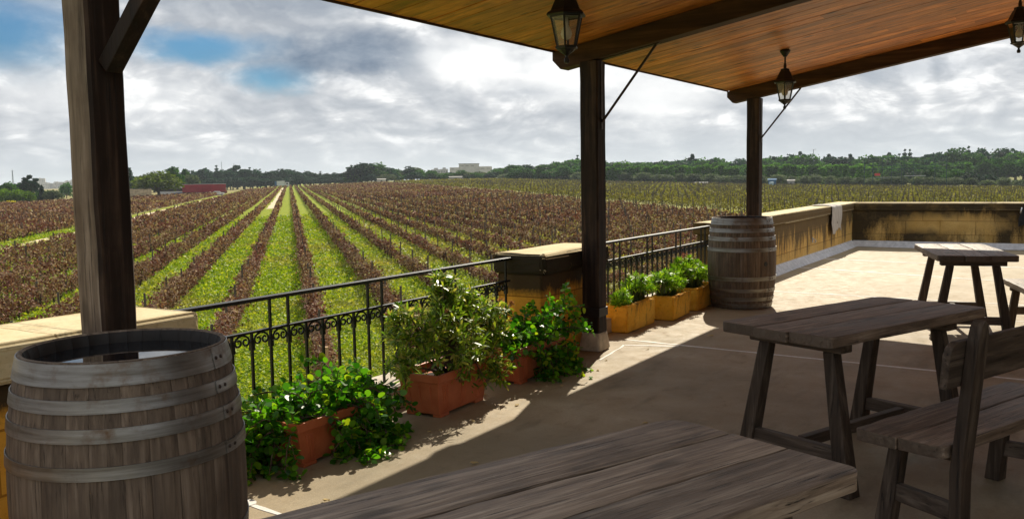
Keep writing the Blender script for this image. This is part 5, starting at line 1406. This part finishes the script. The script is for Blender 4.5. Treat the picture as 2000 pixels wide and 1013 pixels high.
# pale hazy town far on the left
RT = random.Random(5)
for i in range(46):
    px = RT.uniform(58, 150); row = RT.random(); d = 1500+900*row
    x, y, z = at(px, d); zt = hgt(px, 381-22*row-RT.uniform(0, 9)*(.4+row), d)
    w_ = RT.uniform(10, 20); zb = hgt(px, 392, d)
    t = empty('house', (x, y, zb), face_cam(px)+RT.uniform(-.5, .5), 'small pale flat roofed house in the hazy town at the far left', 'house', 'houses of the hazy town')
    h = zt-zb; mb = MB(); mb.box(-w_/2, w_/2, 0, 10, -2, h); mb.box(-w_/2+1, -w_/2+4, 2, 6, h, h+2.2); mb.box(-w_/2, w_/2, 0, .3, h, h+.8); mb.build('wall', M[RT.choice(('bldg','bldg2','bldg'))], t)
    mb = MB(); n = int(w_/3.2)
    for a in range(n):
        for b in range(1, int(min(h, 16)/3.2)+1): xx = -w_/2+1.6+a*3.2; mb.box(xx-.6, xx+.6, -.07, .02, h-b*3.2+.5, h-b*3.2+2.1)
    if mb.v: mb.build('window', M['dark'], t)
def mast(px, ytop, ybase, dist, w_, label):
    x, y, _ = at(px, dist); zb = hgt(px, ybase, dist); h = hgt(px, ytop, dist)-zb
    t = empty('mast', (x, y, zb), 0, label, 'mast'); mb = MB(); n = 9; c = []
    for k in range(3):
        a = k*2.094; c.append((math.cos(a), math.sin(a)))
        mb.tube([(c[k][0]*w_, c[k][1]*w_, 0), (c[k][0]*w_*.25, c[k][1]*w_*.25, h)], w_*.14, 4)
    for q in range(n):
        f0, f1 = 1-.75*q/n, 1-.75*(q+1)/n
        for k in range(3):
            a, b = c[k], c[(k+1) % 3]; mb.tube([(a[0]*w_*f0, a[1]*w_*f0, h*q/n), (b[0]*w_*f1, b[1]*w_*f1, h*(q+1)/n)], w_*.08, 4)
    mb.build('lattice', M['steel_g'], t)
    mb = MB(); mb.tube([(0,0,h), (0,0,h*1.12)], w_*.1, 4); mb.tube([(-w_*2,0,h*.95), (w_*2,0,h*.95)], w_*.09, 4); mb.build('aerial', M['steel_g'], t)
mast(25, 333, 360, 500, .45, 'tall lattice mast above the trees at the far left')
mast(434, 316, 336, 620, .32, 'lattice mast with a cross arm over the dark far trees')
mast(458, 320, 334, 640, .3, 'shorter lattice mast right of the cross arm mast')
for px, yt in ((1115,321),(1290,318),(1588,292)):
    x, y, z = at(px, 440); h = hgt(px, yt, 440)-z; t = empty('lamp_post', (x, y, z), face_cam(px), 'thin grey lamp post standing among the trees of the right wood', 'lamp post', 'lamp posts in the right wood')
    mb = MB(); mb.tube([(0,0,0), (0,0,h)], .12, 6); mb.build('pole', M['steel_l'] if 'steel_l' in M else M['steel_g'], t); mb = MB(); mb.box(-.1, 1.2, -.15, .15, h-.1, h+.1); mb.build('lamp_head', M['white'], t)
# steel frame
d = 304.
t = frame_at('steel_frame', 1768, d, 'tall open steel framework with a red board in front of the right wood', 'steel frame'); gz = t.location.z
def fx(a): return (a-1768)/F_PX*d*1.04
def fz(yy): return hgt(1768, yy, d)-gz
for i, a in enumerate((1702, 1716, 1731, 1746, 1762, 1766, 1781, 1814, 1832)):
    for yy in (0, 2.4):
        mb = MB(); mb.prism((fx(a), yy, -.3), (fx(a), yy, fz(307)), .16, .16, .16, .16); mb.build('column', M['steel_g'], t)
for yy in (308, 329.5, 322.5):
    for y2 in (0, 2.4):
        mb = MB(); mb.box(fx(1702), fx(1832), y2-.09, y2+.09, fz(yy)-.10, fz(yy)+.10); mb.build('girder', M['steel_g'], t)
mb = MB(); mb.box(fx(1712), fx(1762), -.2, 2.6, fz(347), fz(346)); mb.build('platform', M['steel_g'], t)
mb = MB(); mb.box(fx(1719), fx(1728), -.35, -.12, fz(342.5), fz(337.5)); mb.build('red_board', M['redboard'] if 'redboard' in M else plain('red_board', (.55,.05,.04), .5), t)
mb = MB(); mb.box(fx(1766), fx(1800), -.1, .1, fz(344), fz(343)); mb.build('pale_rail', M['white'], t)
# rubble wall left
t = frame_at('field_wall', 270, 328, 'pale rubble field wall right of the first post', 'wall')
mb = MB(); mb.box(px2m(-36,328), px2m(20,328), 0, .6, -.5, hgt(270, 369.5, 328)-t.location.z); mb.build('masonry', M['fieldwall'], t, bevel=.05, sub=4, rough=.03)
o = MB(); pts = [(240, 306), (300, 309), (345, 312), (445, 308)]
V = []
for px, dd in pts:
    for q in (0, 4.5): x, y, z = at(px, dd+q); V.append((x, y, z+.06))
o.add(V, [(2*i, 2*i+1, 2*i+3, 2*i+2) for i in range(len(pts)-1)]); tag(o.build('road', M['sand']), kind='structure')

# ------------------------------------------------------------------ air
HAZE = .00014
if HAZE:
    mb = MB(); mb.box(-6500, 6500, -6500, 6500, -30, 60)
    hm = bpy.data.materials.new('haze'); hm.use_nodes = True; nt = hm.node_tree
    nt.nodes.remove(nt.nodes['Principled BSDF']); pv = nt.nodes.new('ShaderNodeVolumePrincipled')
    pv.inputs['Color'].default_value = (.80,.90,1.0,1); pv.inputs['Density'].default_value = HAZE; pv.inputs['Anisotropy'].default_value = .2
    nt.links.new(pv.outputs[0], nt.nodes['Material Output'].inputs['Volume'])
    hm.cycles.homogeneous_volume = True if hasattr(hm.cycles, 'homogeneous_volume') else True
    o = mb.build('haze', hm); tag(o, 'thin pale air between the terrace and the distance', 'haze', None, 'stuff')

# ------------------------------------------------------------------ render settings
vs_ = scene.view_settings; scene.display_settings.display_device = 'sRGB'
vs_.view_transform = 'Standard'; vs_.look = 'None'; vs_.exposure = 0.46; vs_.gamma = 1; vs_.use_curve_mapping = False
cy = scene.cycles
cy.max_bounces = 8; cy.diffuse_bounces = 4; cy.glossy_bounces = 3; cy.transmission_bounces = 4; cy.transparent_max_bounces = 8; cy.volume_bounces = 0
cy.use_denoising = True
cy.sample_clamp_indirect = 8
